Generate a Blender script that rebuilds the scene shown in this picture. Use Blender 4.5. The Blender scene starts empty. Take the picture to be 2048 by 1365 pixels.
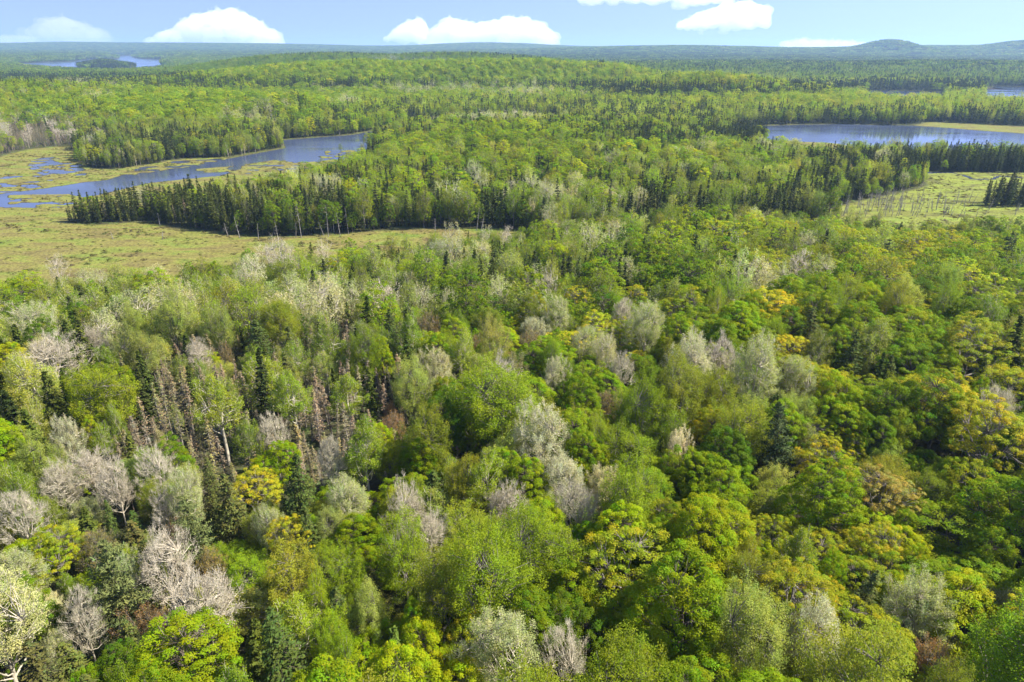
import bpy, math
import numpy as np
from mathutils import Vector

# ------------------------------------------------------------------ camera, sky, sun, exposure
scene = bpy.context.scene
COL = scene.collection
F_PX, CAM_Z, PITCH = 1365.0, 80.0, math.radians(23.37)
cam_data = bpy.data.cameras.new("camera")
cam_data.sensor_width = 36.0
cam_data.lens = 24.0
cam_data.clip_start = 1.0
cam_data.clip_end = 90000.0
cam = bpy.data.objects.new("camera", cam_data)
cam.location = (0, 0, CAM_Z)
cam.rotation_euler = (math.pi / 2 - PITCH, 0, 0)
COL.objects.link(cam)
scene.camera = cam

SUN_EL, SUN_AZ = math.radians(47), math.radians(84)      # azimuth clockwise from +Y (the view direction)
world = bpy.data.worlds.new("World")
scene.world = world
world.use_nodes = True
wn = world.node_tree
sky = wn.nodes.new("ShaderNodeTexSky")
sky.sky_type = 'NISHITA'
sky.sun_disc = False
sky.sun_elevation = SUN_EL
sky.sun_rotation = SUN_AZ
sky.air_density = 1.0
sky.dust_density = 0.0
sky.ozone_density = 3.0
bg = wn.nodes["Background"]
bg.inputs[1].default_value = 0.11
_tn = wn.nodes.new("ShaderNodeMix"); _tn.data_type = 'RGBA'; _tn.blend_type = 'MULTIPLY'; _tn.inputs[0].default_value = 1.0; _tn.inputs[7].default_value = (1.12, 0.92, 1.10, 1)
wn.links.new(sky.outputs[0], _tn.inputs[6]); wn.links.new(_tn.outputs[2], bg.inputs[0])
# the clear blue of a dry day reaches down to the horizon: the sky is looked up a little above each direction
_tc = wn.nodes.new("ShaderNodeTexCoord"); _sep = wn.nodes.new("ShaderNodeSeparateXYZ"); _cmb = wn.nodes.new("ShaderNodeCombineXYZ"); _lift = wn.nodes.new("ShaderNodeMapRange")
_lift.inputs['From Min'].default_value = 0.0; _lift.inputs['From Max'].default_value = 1.0; _lift.inputs['To Min'].default_value = 0.30; _lift.inputs['To Max'].default_value = 1.0
_nrm = wn.nodes.new("ShaderNodeVectorMath"); _nrm.operation = 'NORMALIZE'
wn.links.new(_tc.outputs['Generated'], _sep.inputs[0]); wn.links.new(_sep.outputs[0], _cmb.inputs[0]); wn.links.new(_sep.outputs[1], _cmb.inputs[1])
wn.links.new(_sep.outputs[2], _lift.inputs['Value']); wn.links.new(_lift.outputs[0], _cmb.inputs[2]); wn.links.new(_cmb.outputs[0], _nrm.inputs[0]); wn.links.new(_nrm.outputs[0], sky.inputs[0])

sun_data = bpy.data.lights.new("sun", 'SUN')
sun_data.energy = 5.0
sun_data.angle = math.radians(0.5)
sun_data.color = (1.0, 0.95, 0.86)
sun = bpy.data.objects.new("sun", sun_data)
COL.objects.link(sun)
to_sun = Vector((math.sin(SUN_AZ) * math.cos(SUN_EL), math.cos(SUN_AZ) * math.cos(SUN_EL), math.sin(SUN_EL)))
sun.rotation_euler = to_sun.to_track_quat('Z', 'Y').to_euler()

scene.view_settings.view_transform = 'Standard'
scene.view_settings.look = 'None'
scene.view_settings.exposure = 1.38
scene.view_settings.gamma = 1.0
scene.cycles.use_denoising = True
scene.cycles.max_bounces = 8
scene.cycles.diffuse_bounces = 4
scene.cycles.glossy_bounces = 2
scene.cycles.transmission_bounces = 4
scene.cycles.transparent_max_bounces = 8
scene.cycles.volume_bounces = 8
scene.cycles.use_adaptive_sampling = False

# ------------------------------------------------------------------ maths helpers
def ray_dir(u, v):
    a = (np.asarray(u, float) - 1024.0) / F_PX
    b = -(np.asarray(v, float) - 682.5) / F_PX
    return a, math.cos(PITCH) + b * math.sin(PITCH), -math.sin(PITCH) + b * math.cos(PITCH)

def ground_at(u, v, z=0.0):
    a, b, c = ray_dir(u, v)
    t = (z - CAM_Z) / np.minimum(c, -1e-4)
    return a * t, b * t

def project(x, y, z):
    x, y, z = np.asarray(x, float), np.asarray(y, float), np.asarray(z, float) - CAM_Z
    dep = y * math.cos(PITCH) - z * math.sin(PITCH)
    up = y * math.sin(PITCH) + z * math.cos(PITCH)
    dep = np.where(dep < 0.1, 0.1, dep)
    return 1024 + F_PX * x / dep, 682.5 - F_PX * up / dep, dep

def smooth(a, b, x):
    t = np.clip((x - a) / (b - a), 0, 1)
    return t * t * (3 - 2 * t)

def _hash(i, j, s):
    n = (i.astype(np.int64) * 374761393 + j.astype(np.int64) * 668265263 + s * 974634777) & 0x7fffffff
    n = ((n ^ (n >> 13)) * 1274126177) & 0x7fffffff
    return ((n ^ (n >> 16)) & 0xffff) / 65535.0

def vnoise(x, y, s=0):
    x, y = np.asarray(x, float), np.asarray(y, float)
    i, j = np.floor(x), np.floor(y)
    fx, fy = x - i, y - j
    fx, fy = fx * fx * (3 - 2 * fx), fy * fy * (3 - 2 * fy)
    a, b, c, d = _hash(i, j, s), _hash(i + 1, j, s), _hash(i, j + 1, s), _hash(i + 1, j + 1, s)
    return (a * (1 - fx) + b * fx) * (1 - fy) + (c * (1 - fx) + d * fx) * fy

def fbm(x, y, s=0, octs=4):
    t, amp, tot = 0.0, 1.0, 0.0
    for o in range(octs):
        t = t + amp * vnoise(x * 2 ** o, y * 2 ** o, s + o * 17)
        tot += amp
        amp *= 0.5
    return t / tot

# ------------------------------------------------------------------ the lie of the land
def world_poly(pts):
    p = np.array(pts, float)
    x, y = ground_at(p[:, 0], p[:, 1])
    return np.stack([x, y], 1)

CHANNEL = world_poly([(-160, 388), (0, 389), (68, 380), (130, 372), (164, 366), (215, 360), (246, 352), (300, 344), (342, 336), (400, 328), (444, 321), (506, 309), (571, 297), (566, 281), (640, 275),
    (700, 271), (760, 261), (800, 251), (850, 243), (950, 238), (1060, 235), (1130, 238), (1150, 246), (1130, 257), (1060, 255), (1000, 253), (950, 252), (860, 259), (800, 268), (760, 284), (725, 302), (708, 309),
    (683, 306), (640, 314), (640, 330), (598, 326), (547, 320), (500, 329), (485, 333), (470, 345), (403, 354), (359, 360), (300, 366), (240, 380), (170, 396), (140, 409), (60, 411), (0, 414), (-160, 418)])
LAKE = world_poly([(1440, 256), (1470, 253), (1545, 252), (1600, 250), (1680, 249), (1770, 251), (1826, 252), (1900, 257), (1960, 262), (2048, 268), (2200, 275), (2200, 300), (2048, 302), (1800, 300),
    (1720, 296), (1676, 288), (1655, 286), (1600, 284), (1543, 281), (1500, 276), (1440, 262)])
LAKE_FAR = world_poly([(1730, 183), (1790, 182.5), (1850, 184), (1885, 186), (1890, 206), (1840, 211), (1780, 211), (1730, 203)])
LAKE_EDGE = world_poly([(1974, 178), (1990, 173.5), (2060, 175), (2200, 177), (2200, 220), (2040, 217), (1960, 212)])
LAKE_BIG = world_poly([(30, 128), (90, 125.5), (140, 124.5), (165, 121), (238, 118.5), (237, 112), (266, 112), (267, 116), (292, 119), (328, 120.5), (322, 130), (342, 135), (315, 142), (250, 147), (190, 147), (110, 143), (50, 137)])
ISLAND = world_poly([(152, 133), (175, 130.5), (215, 129.5), (255, 131), (273, 134), (262, 137), (215, 138.5), (165, 137)])
WATERS = [CHANNEL, LAKE, LAKE_FAR, LAKE_EDGE, LAKE_BIG]
MEADOWS = [
    world_poly([(-260, 416), (0, 413), (110, 408), (125, 425), (125, 448), (200, 452), (290, 445), (350, 456), (440, 471), (560, 477), (660, 472), (760, 464), (870, 459), (1000, 459), (1060, 464), (1080, 482),
        (1060, 500), (1000, 512), (900, 528), (760, 540), (640, 550), (560, 562), (400, 588), (200, 606), (0, 618), (-300, 634)]),
    world_poly([(1790, 344), (1845, 345), (2048, 348), (2300, 352), (2300, 490), (2048, 486), (1850, 480), (1700, 468), (1660, 452), (1650, 430), (1680, 414), (1712, 406), (1760, 396), (1810, 386), (1858, 373), (1850, 360)]),
    world_poly([(1535, 279), (1600, 282), (1680, 288), (1700, 306), (1690, 330), (1600, 330), (1530, 310)]),
    world_poly([(1826, 253), (1860, 245), (1900, 247), (2048, 254), (2200, 258), (2200, 276), (2048, 268), (1960, 262), (1900, 258)]),
    world_poly([(-260, 310), (0, 316), (20, 309), (60, 300), (140, 292), (152, 318), (165, 335), (225, 341), (300, 333), (370, 319), (440, 318), (447, 324), (350, 340), (250, 356), (170, 368), (120, 376), (0, 392), (-260, 392)]),
    world_poly([(-100, 412), (140, 407), (240, 378), (359, 358), (470, 344), (560, 326), (640, 314), (700, 306), (760, 298), (745, 322), (700, 352), (650, 372), (600, 385), (500, 402), (400, 413), (330, 424), (240, 430), (175, 436), (128, 446), (100, 430)]),
    world_poly([(1660, 285), (1720, 295), (1800, 299), (2048, 301), (2250, 302), (2250, 327), (2048, 327), (1850, 326), (1700, 324), (1660, 308)]),
    world_poly([(470, 345), (485, 331), (547, 319), (640, 329), (650, 343), (620, 352), (540, 356), (470, 358)]),
]
MARSH = [  # pixel boxes of half drowned sedge: (polygon, bias; higher = more water)
    (world_poly([(-200, 360), (0, 352), (75, 350), (110, 352), (110, 376), (0, 388), (-200, 388)]), 0.40),
    (world_poly([(50, 320), (110, 314), (170, 328), (175, 352), (60, 352)]), 0.50),
    (world_poly([(230, 342), (330, 324), (450, 316), (450, 326), (340, 342), (250, 356)]), 0.43),
    (world_poly([(0, 388), (170, 386), (180, 400), (145, 416), (0, 418)]), 0.45),
    (world_poly([(380, 338), (480, 330), (480, 350), (380, 358)]), 0.47),
    (world_poly([(480, 328), (640, 322), (650, 350), (480, 352)]), 0.40),
    (world_poly([(640, 300), (720, 300), (720, 330), (640, 330)]), 0.45),
]
CLUMP = world_poly([(1955, 409), (2000, 402), (2250, 398), (2250, 413), (2048, 417), (1970, 416)])
CREEK = world_poly([(1800, 352), (1833, 347), (1900, 346), (1929, 352), (1946, 360), (1984, 359), (1997, 353), (2060, 358), (2150, 360)])

def poly_sd(x, y, poly):
    """signed distance to a closed polygon, negative inside"""
    d2 = np.full(x.shape, 1e18)
    inside = np.zeros(x.shape, bool)
    n = len(poly)
    for k in range(n):
        ax, ay = poly[k]
        bx, by = poly[(k + 1) % n]
        ex, ey = bx - ax, by - ay
        t = np.clip(((x - ax) * ex + (y - ay) * ey) / (ex * ex + ey * ey + 1e-9), 0, 1)
        d2 = np.minimum(d2, (x - ax - t * ex) ** 2 + (y - ay - t * ey) ** 2)
        c = ((ay > y) != (by > y))
        if abs(ey) > 1e-9:
            inside ^= c & (x < ex * (y - ay) / ey + ax)
    d = np.sqrt(d2)
    return np.where(inside, -d, d)

def line_d(x, y, pts):
    d2 = np.full(x.shape, 1e18)
    for k in range(len(pts) - 1):
        ax, ay = pts[k]
        ex, ey = pts[k + 1][0] - ax, pts[k + 1][1] - ay
        t = np.clip(((x - ax) * ex + (y - ay) * ey) / (ex * ex + ey * ey), 0, 1)
        d2 = np.minimum(d2, (x - ax - t * ex) ** 2 + (y - ay - t * ey) ** 2)
    return np.sqrt(d2)

def hill(x, y, u, d, h, rx, ry, rot=0.0):
    cx = (u - 1024) / F_PX * d * 0.93
    c, s = math.cos(rot), math.sin(rot)
    dx, dy = x - cx, y - d
    a, b = (dx * c + dy * s) / rx, (-dx * s + dy * c) / ry
    return h * np.exp(-(a * a + b * b))

HILLS = [  # (u, distance, height, half width, half depth, turn)
    (900, 560, 9, 130, 90, 0), (790, 600, 9, 60, 50, 0), (1000, 640, 8, 110, 40, 0), (1250, 520, 5, 120, 90, 0), (470, 790, 18, 290, 85, -0.12), (640, 770, 17, 150, 75, 0), (330, 720, 9, 120, 70, 0),
    (20, 900, 23, 180, 110, 0), (-160, 760, 14, 160, 140, 0), (200, 960, 14, 200, 110, 0),
    (700, 1290, 39, 330, 170, 0.05), (1020, 1310, 40, 270, 150, 0), (470, 1260, 12, 180, 160, 0), (1215, 1330, 30, 120, 130, 0),
    (1420, 1090, 30, 170, 100, 0), (1540, 930, 8, 150, 60, 0), (640, 2150, 54, 330, 380, -0.2), (520, 2050, 44, 200, 300, 0), (900, 2050, 46, 420, 260, 0), (1150, 2200, 18, 420, 300, 0),
    (1500, 2600, 14, 600, 300, 0), (1900, 2300, 20, 500, 300, 0),
    (1770, 5200, 92, 170, 380, 0), (1770, 5200, 40, 420, 500, 0), (2045, 5200, 80, 300, 420, 0), (1900, 5600, 44, 1500, 700, 0), (1350, 6000, 44, 1300, 600, 0),
    (200, 8800, 58, 3300, 700, 0), (980, 8600, 56, 1000, 600, 0)]
def land(x, y):
    h = 2.5 + 3.0 * fbm(x / 130, y / 130, 5) + 6 * smooth(190, 110, y)
    top = hill(x, y, 1850, 170, 7, 90, 60) ** 4
    for p in HILLS:
        top = top + hill(x, y, *p) ** 4
    h = h + top ** 0.25
    far = smooth(1500, 4200, y)
    h = h + far * (18 * (fbm(x / 900, y / 520, 11, 3) - 0.4)) * smooth(12000, 8000, y)
    h = h + smooth(2600, 6500, y) * 20 + smooth(6000, 9000, y) * 24
    low = np.exp(-(((x + 1350) / 700) ** 2 + ((y - 2700) / 1500) ** 2)) * smooth(950, 1300, y)
    return h * (1 - 0.85 * low)

def terrain(x, y):
    x, y = np.asarray(x, float), np.asarray(y, float)
    wat = np.full(x.shape, 1e9)
    wet = np.full(x.shape, 1e9)
    for p in WATERS:
        m = poly_sd(x, y, p)
        wat = np.minimum(wat, m)
    isl = poly_sd(x, y, ISLAND)
    for p in MEADOWS:
        wet = np.minimum(wet, poly_sd(x, y, p))
    rag = 3.0 * (fbm(x / 14, y / 14, 31, 3) - 0.5) * smooth(900, 500, y)
    wat = np.maximum(wat + rag, -isl)
    sd_all = np.minimum(wat, wet + rag)
    mz = np.where(isl < 0, np.minimum(isl * 0 + 400, -isl), sd_all)
    rise = smooth(5, 110, mz) * 0.75 + smooth(60, 400, mz) * 0.25
    # scale the rise with distance so that the far shores climb like the near ones
    h = 0.35 + 0.5 * smooth(0, 5, sd_all) + rise * land(x, y)
    h = np.where(isl < 0, 0.6 + 14 * smooth(0, 120, -isl), h)
    meadow_h = 0.28 + 0.16 * fbm(x / 5, y / 9, 41, 3)
    h = np.where(wet < 0, meadow_h + (h - meadow_h) * smooth(-3, 0, wet), h)
    h = np.where(wat < 2.0, np.minimum(h, 0.3 * wat / 2.0), h)
    h = np.where(wat < 0, np.maximum(-1.6, wat * 0.25), h)
    n = fbm(x / 9 + 3.1, y / 6.5, 51, 5)
    for p, bias in MARSH:
        s = poly_sd(x, y, p)
        inm = smooth(4, -6, s)
        mh = (n - bias) * 2.2
        mh = np.clip(mh, -1.0, 0.28)
        h = h * (1 - inm) + np.where(sd_all < 1.0, mh, h) * inm
    ck = line_d(x, y, CREEK) + 2.5 * (fbm(x / 8, y / 8, 61, 3) - 0.5)
    h = np.where((ck < 1.6) & (h < 1.5), -0.5, h)
    return h, wat, wet, sd_all

# ------------------------------------------------------------------ materials
def nodes_of(name):
    m = bpy.data.materials.new(name)
    m.use_nodes = True
    t = m.node_tree
    t.nodes.clear()
    return m, t, t.nodes.new("ShaderNodeOutputMaterial")

def leaf_material(name, instanced, rough=0.55, trans=0.52, tr_col=(0.95, 1.0, 0.35), spec=0.08):
    m, t, out = nodes_of(name)
    N, L = t.nodes.new, t.links.new
    if instanced:
        tint = N("ShaderNodeAttribute"); tint.attribute_type = 'INSTANCER'; tint.attribute_name = "tint"
    else:
        tint = N("ShaderNodeObjectInfo")
    var = N("ShaderNodeAttribute"); var.attribute_type = 'GEOMETRY'; var.attribute_name = "leafvar"
    mul = N("ShaderNodeMix"); mul.data_type = 'RGBA'; mul.blend_type = 'MULTIPLY'; mul.inputs[0].default_value = 1.0; mul.clamp_result = False
    L(tint.outputs['Color'], mul.inputs[6]); L(var.outputs['Color'], mul.inputs[7])
    d = N("ShaderNodeBsdfPrincipled"); d.inputs['Roughness'].default_value = rough
    d.inputs['Specular IOR Level'].default_value = spec
    L(mul.outputs[2], d.inputs['Base Color'])
    tr = N("ShaderNodeBsdfTranslucent")
    tm = N("ShaderNodeMix"); tm.data_type = 'RGBA'; tm.blend_type = 'MULTIPLY'; tm.inputs[0].default_value = 1.0
    tm.inputs[7].default_value = (*tr_col, 1)
    L(mul.outputs[2], tm.inputs[6]); L(tm.outputs[2], tr.inputs[0])
    mx = N("ShaderNodeMixShader"); mx.inputs[0].default_value = trans
    L(d.outputs[0], mx.inputs[1]); L(tr.outputs[0], mx.inputs[2]); L(mx.outputs[0], out.inputs[0])
    return m

def bark_material(name, c0, c1, scale=3.0):
    m, t, out = nodes_of(name)
    N, L = t.nodes.new, t.links.new
    co = N("ShaderNodeTexCoord"); nz = N("ShaderNodeTexNoise"); nz.inputs['Scale'].default_value = scale; nz.inputs['Detail'].default_value = 4
    mp = N("ShaderNodeMapping"); mp.inputs['Scale'].default_value = (1, 1, 0.35)
    L(co.outputs['Object'], mp.inputs[0]); L(mp.outputs[0], nz.inputs[0])
    r = N("ShaderNodeValToRGB"); r.color_ramp.elements[0].position = 0.38; r.color_ramp.elements[1].position = 0.62
    r.color_ramp.elements[0].color = (*c0, 1); r.color_ramp.elements[1].color = (*c1, 1)
    L(nz.outputs[0], r.inputs[0])
    d = N("ShaderNodeBsdfPrincipled"); d.inputs['Roughness'].default_value = 0.85; d.inputs['Specular IOR Level'].default_value = 0.1
    L(r.outputs[0], d.inputs['Base Color']); L(d.outputs[0], out.inputs[0])
    return m

LEAF = {False: leaf_material("leaves", False), True: leaf_material("leaves_wood", True)}
NEEDLE = {False: leaf_material("needles", False, 0.7, 0.15, (1, 1, 0.6), 0.04), True: leaf_material("needles_wood", True, 0.7, 0.15, (1, 1, 0.6), 0.08)}
BARK = {
    'brown': bark_material("brown_bark", (0.07, 0.055, 0.04), (0.16, 0.13, 0.10)),
    'grey': bark_material("grey_bark", (0.13, 0.11, 0.09), (0.27, 0.24, 0.20)),
    'pale': bark_material("pale_bark", (0.34, 0.30, 0.22), (0.56, 0.50, 0.38)),
    'mauve': bark_material("mauve_bark", (0.36, 0.31, 0.22), (0.60, 0.53, 0.40)),
    'dead': bark_material("bleached_wood", (0.16, 0.14, 0.12), (0.38, 0.35, 0.31)),
}

# ------------------------------------------------------------------ mesh builders
def make_mesh(name, verts, faces_n, mats, mat_idx, var=None):
    """verts (n,3); faces_n: list of (array of indices (k,m)) blocks; mat_idx per block"""
    me = bpy.data.meshes.new(name)
    verts = np.ascontiguousarray(verts, np.float32)
    me.vertices.add(len(verts))
    me.vertices.foreach_set("co", verts.ravel())
    loops = np.concatenate([f.ravel() for f in faces_n]).astype(np.int32)
    tot = np.concatenate([np.full(len(f), f.shape[1], np.int32) for f in faces_n])
    start = np.concatenate([[0], np.cumsum(tot)[:-1]]).astype(np.int32)
    me.loops.add(len(loops))
    me.loops.foreach_set("vertex_index", loops)
    me.polygons.add(len(tot))
    me.polygons.foreach_set("loop_start", start)
    me.polygons.foreach_set("loop_total", tot)
    mi = np.concatenate([np.full(len(f), i, np.int32) for f, i in zip(faces_n, mat_idx)])
    for m in mats:
        me.materials.append(m)
    me.polygons.foreach_set("material_index", mi)
    if var is not None:
        a = me.attributes.new("leafvar", 'FLOAT_COLOR', 'FACE')
        a.data.foreach_set("color", np.ascontiguousarray(var, np.float32).ravel())
    me.update(calc_edges=True)
    return me

def unit(v):
    return v / np.maximum(np.linalg.norm(v, axis=-1, keepdims=True), 1e-9)

class Tubes:
    def __init__(self):
        self.p0, self.p1, self.r0, self.r1 = [], [], [], []
    def add(self, a, b, ra, rb):
        self.p0.append(a); self.p1.append(b); self.r0.append(ra); self.r1.append(rb)
    def path(self, pts, rads):
        for k in range(len(pts) - 1):
            self.add(pts[k], pts[k + 1], rads[k], rads[k + 1])
    def build(self, sides, base=0):
        p0, p1 = np.array(self.p0), np.array(self.p1)
        r0, r1 = np.array(self.r0)[:, None, None], np.array(self.r1)[:, None, None]
        d = unit(p1 - p0)
        ref = np.where(np.abs(d[:, 2:3]) > 0.9, [[1.0, 0, 0]], [[0, 0, 1.0]])
        s = unit(np.cross(d, ref)); t = np.cross(d, s)
        a = np.linspace(0, 2 * math.pi, sides, endpoint=False)
        ring = s[:, None, :] * np.cos(a)[None, :, None] + t[:, None, :] * np.sin(a)[None, :, None]
        v = np.concatenate([p0[:, None, :] + ring * r0, p1[:, None, :] + ring * r1], 1)
        n = len(p0)
        k = np.arange(sides); k2 = (k + 1) % sides
        f = np.stack([k, k2, k2 + sides, k + sides], 1)[None] + (np.arange(n) * 2 * sides)[:, None, None]
        return v.reshape(-1, 3), f.reshape(-1, 4) + base

def leaf_quads(rng, pos, nrm, size, aspect=1.0, along=None):
    """kite-shaped leaves at pos, facing nrm"""
    n = len(pos)
    nrm = unit(nrm)
    ref = rng.normal(size=(n, 3)) if along is None else along + 0.25 * rng.normal(size=(n, 3))
    s = unit(ref - nrm * np.sum(ref * nrm, 1, keepdims=True))
    t = np.cross(nrm, s)
    L = (size * rng.uniform(0.65, 1.35, n))[:, None]
    W = L * aspect * rng.uniform(0.75, 1.2, n)[:, None]
    v = np.stack([pos - s * L * 0.5, pos + t * W * 0.5 + s * L * 0.05, pos + s * L * 0.5, pos - t * W * 0.5 + s * L * 0.05], 1)
    return v.reshape(-1, 3), (np.arange(n * 4).reshape(n, 4))

def leaf_var(rng, n, cl=None, lo=0.87, hi=1.13, hue=0.12):
    """small differences of leaf colour: every leaf, and every spray of leaves (cl = spray index)"""
    s = rng.uniform(lo, hi, n)
    h = rng.normal(0, hue * 0.6, n)
    if cl is not None:
        k = cl.max() + 1
        s = s * rng.uniform(0.88, 1.12, k)[cl]
        h = h + rng.normal(0, hue, k)[cl]
    h = np.clip(h, -0.45, 0.45)
    return np.stack([s * (1 + h), s, s * (1 - 0.5 * h), np.ones(n)], 1)

def fib_dirs(n, zmin, rng):
    k = np.arange(n) + 0.5
    z = 1 - (1 - zmin) * k / n
    a = k * 2.399963 + rng.uniform(0, 6.28)
    r = np.sqrt(np.maximum(0, 1 - z * z))
    d = np.stack([r * np.cos(a), r * np.sin(a), z], 1)
    return unit(d + rng.normal(0, 0.09, (n, 3)))

def lumps(rng, dirs, amp=0.16, k=6):
    f = np.zeros(len(dirs))
    for _ in range(k):
        a = unit(rng.normal(size=3)); f += np.cos(rng.uniform(2.5, 6) * (dirs @ a) + rng.uniform(0, 6.28))
    return 1 + amp * f / math.sqrt(k) * 1.2

def broadleaf(rng, style, lod):
    """style: dict(h, R, base, K, per, rc, leaf, flat, spray, inner, bark, zmin, twigs). Returns (trunk tubes, crown parts)"""
    h, R, base = style['h'], style['R'], style['base'] * style['h']
    zc, rz = (h + base) / 2, (h - base) / 2
    K = int(style['K'] * (1, 0.55, 0.34)[lod])
    d = fib_dirs(K, style['zmin'], rng)
    lr = lumps(rng, d, style.get('lump', 0.16))
    inner = rng.uniform(style['inner'], 1.0, K)
    taper = 1 - style.get('cone', 0.0) * np.clip(d[:, 2], 0, 1)
    c = np.stack([d[:, 0] * R * taper, d[:, 1] * R * taper, d[:, 2] * rz], 1) * (lr * inner)[:, None]
    c[:, 2] += zc
    # trunk, limbs and branches
    tb, tw = Tubes(), Tubes()
    r0 = h * 0.0125 + 0.05
    lean = rng.normal(0, 0.02, 2)
    tz = np.linspace(0, h * style.get('leader', 0.72), 7)
    tp = np.stack([lean[0] * tz + rng.normal(0, 0.06, 7) * tz / h * 3, lean[1] * tz + rng.normal(0, 0.06, 7) * tz / h * 3, tz], 1)
    tb.path(tp, [max(r0 * (1 - 0.8 * z / tz[-1]), 0.03) for z in tz])
    nl = min(K, style.get('limbs', 9) if lod < 2 else 4)
    idx = rng.permutation(K)[:nl]
    ends = []
    for i in idx:
        z0 = np.clip(base * 0.8 + (c[i, 2] - base) * rng.uniform(0.2, 0.55), h * 0.2, tz[-1] * 0.97)
        a = np.array([np.interp(z0, tz, tp[:, 0]), np.interp(z0, tz, tp[:, 1]), z0])
        b = c[i] * 0.97 + a * 0.03
        m = (a + b) / 2 + np.array([0, 0, -0.12 * np.linalg.norm(b - a) * style.get('sag', 1.0)]) + rng.normal(0, 0.15, 3)
        pts = [a, (a + m) / 2 + rng.normal(0, 0.08, 3), m, (m + b) / 2 + rng.normal(0, 0.12, 3), b]
        rr = r0 * rng.uniform(0.3, 0.5)
        tb.path(pts, [rr, rr * 0.8, rr * 0.62, rr * 0.4, rr * 0.15])
        ends.append(np.array(pts))
    ends = np.array(ends)
    if lod < 2:
        hubs = ends[:, 1:4].reshape(-1, 3)
        tr = style.get('twig_r', 0.035)
        for i in range(K):
            if i in idx:
                continue
            q = hubs[np.argmin(((hubs - c[i]) ** 2).sum(1) + 2 * (hubs[:, 2] > c[i, 2]) * (hubs[:, 2] - c[i, 2]) ** 2)]
            m = (q + c[i]) / 2 + rng.normal(0, 0.2, 3)
            tw.add(q, m, tr * 1.5, tr); tw.add(m, c[i], tr, tr * 0.4)
    per = max(6, int(style['per'] * (1, 0.24, 0.10)[lod]))
    rc = R * style['rc'] * (1, 1.25, 1.6)[lod]
    ls = style['leaf'] * (1, 2.1, 3.9)[lod]
    cl = np.repeat(np.arange(K), per)
    n = len(cl)
    out = unit(c - np.array([0, 0, zc - rz * 0.35]))
    dd = unit(rng.normal(size=(n, 3)) + out[cl] * 0.75 + np.array([0, 0, 0.55]))
    rad = rng.uniform(0.35 if style['spray'] else 0.5, 1.0, n)[:, None] ** 0.7 * rng.uniform(0.55, 1.3, K)[cl][:, None]
    sc = np.array([1.0, 1.0, style['flat']])
    if style['spray']:
        ax = unit(out * 0.6 + np.array([0, 0, 0.8]) + rng.normal(0, 0.15, (K, 3)))
        along = rng.uniform(-0.6, 1.3, n)[:, None]
        off = ax[cl] * along * rc * 1.15 + rng.normal(0, 0.42, (n, 3)) * rc * (1.1 - 0.4 * along)
        pos = c[cl] + off
        nr = unit(rng.normal(size=(n, 3)) * 0.7 + 0.6 * out[cl] + np.array([0, 0, 0.5]))
        if lod < 2 and style.get('twigs', 0):
            k = style['twigs']
            ci = np.repeat(np.arange(K), k if lod == 0 else max(2, k // 3))
            st = c[ci] + rng.normal(0, 0.18, (len(ci), 3)) * rc
            en = st + (ax[ci] + rng.normal(0, 0.45, (len(ci), 3))) * rc * rng.uniform(0.6, 1.15, (len(ci), 1))
            wr = style.get('twig_w', 0.018) * (1, 1.6)[lod]
            for a_, b_ in zip(st, en):
                tw.add(a_, b_, wr, wr * 0.5)
    else:
        pos = c[cl] + dd * rad * rc * sc
        nr = unit(dd * 0.8 + np.array([0, 0, 0.45]) + rng.normal(0, 0.38, (n, 3)))
    lv, lf = leaf_quads(rng, pos, nr, ls, 0.85)
    return tb, tw, lv, lf, leaf_var(rng, len(lf), cl, hue=style.get('hue', 0.10))

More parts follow.
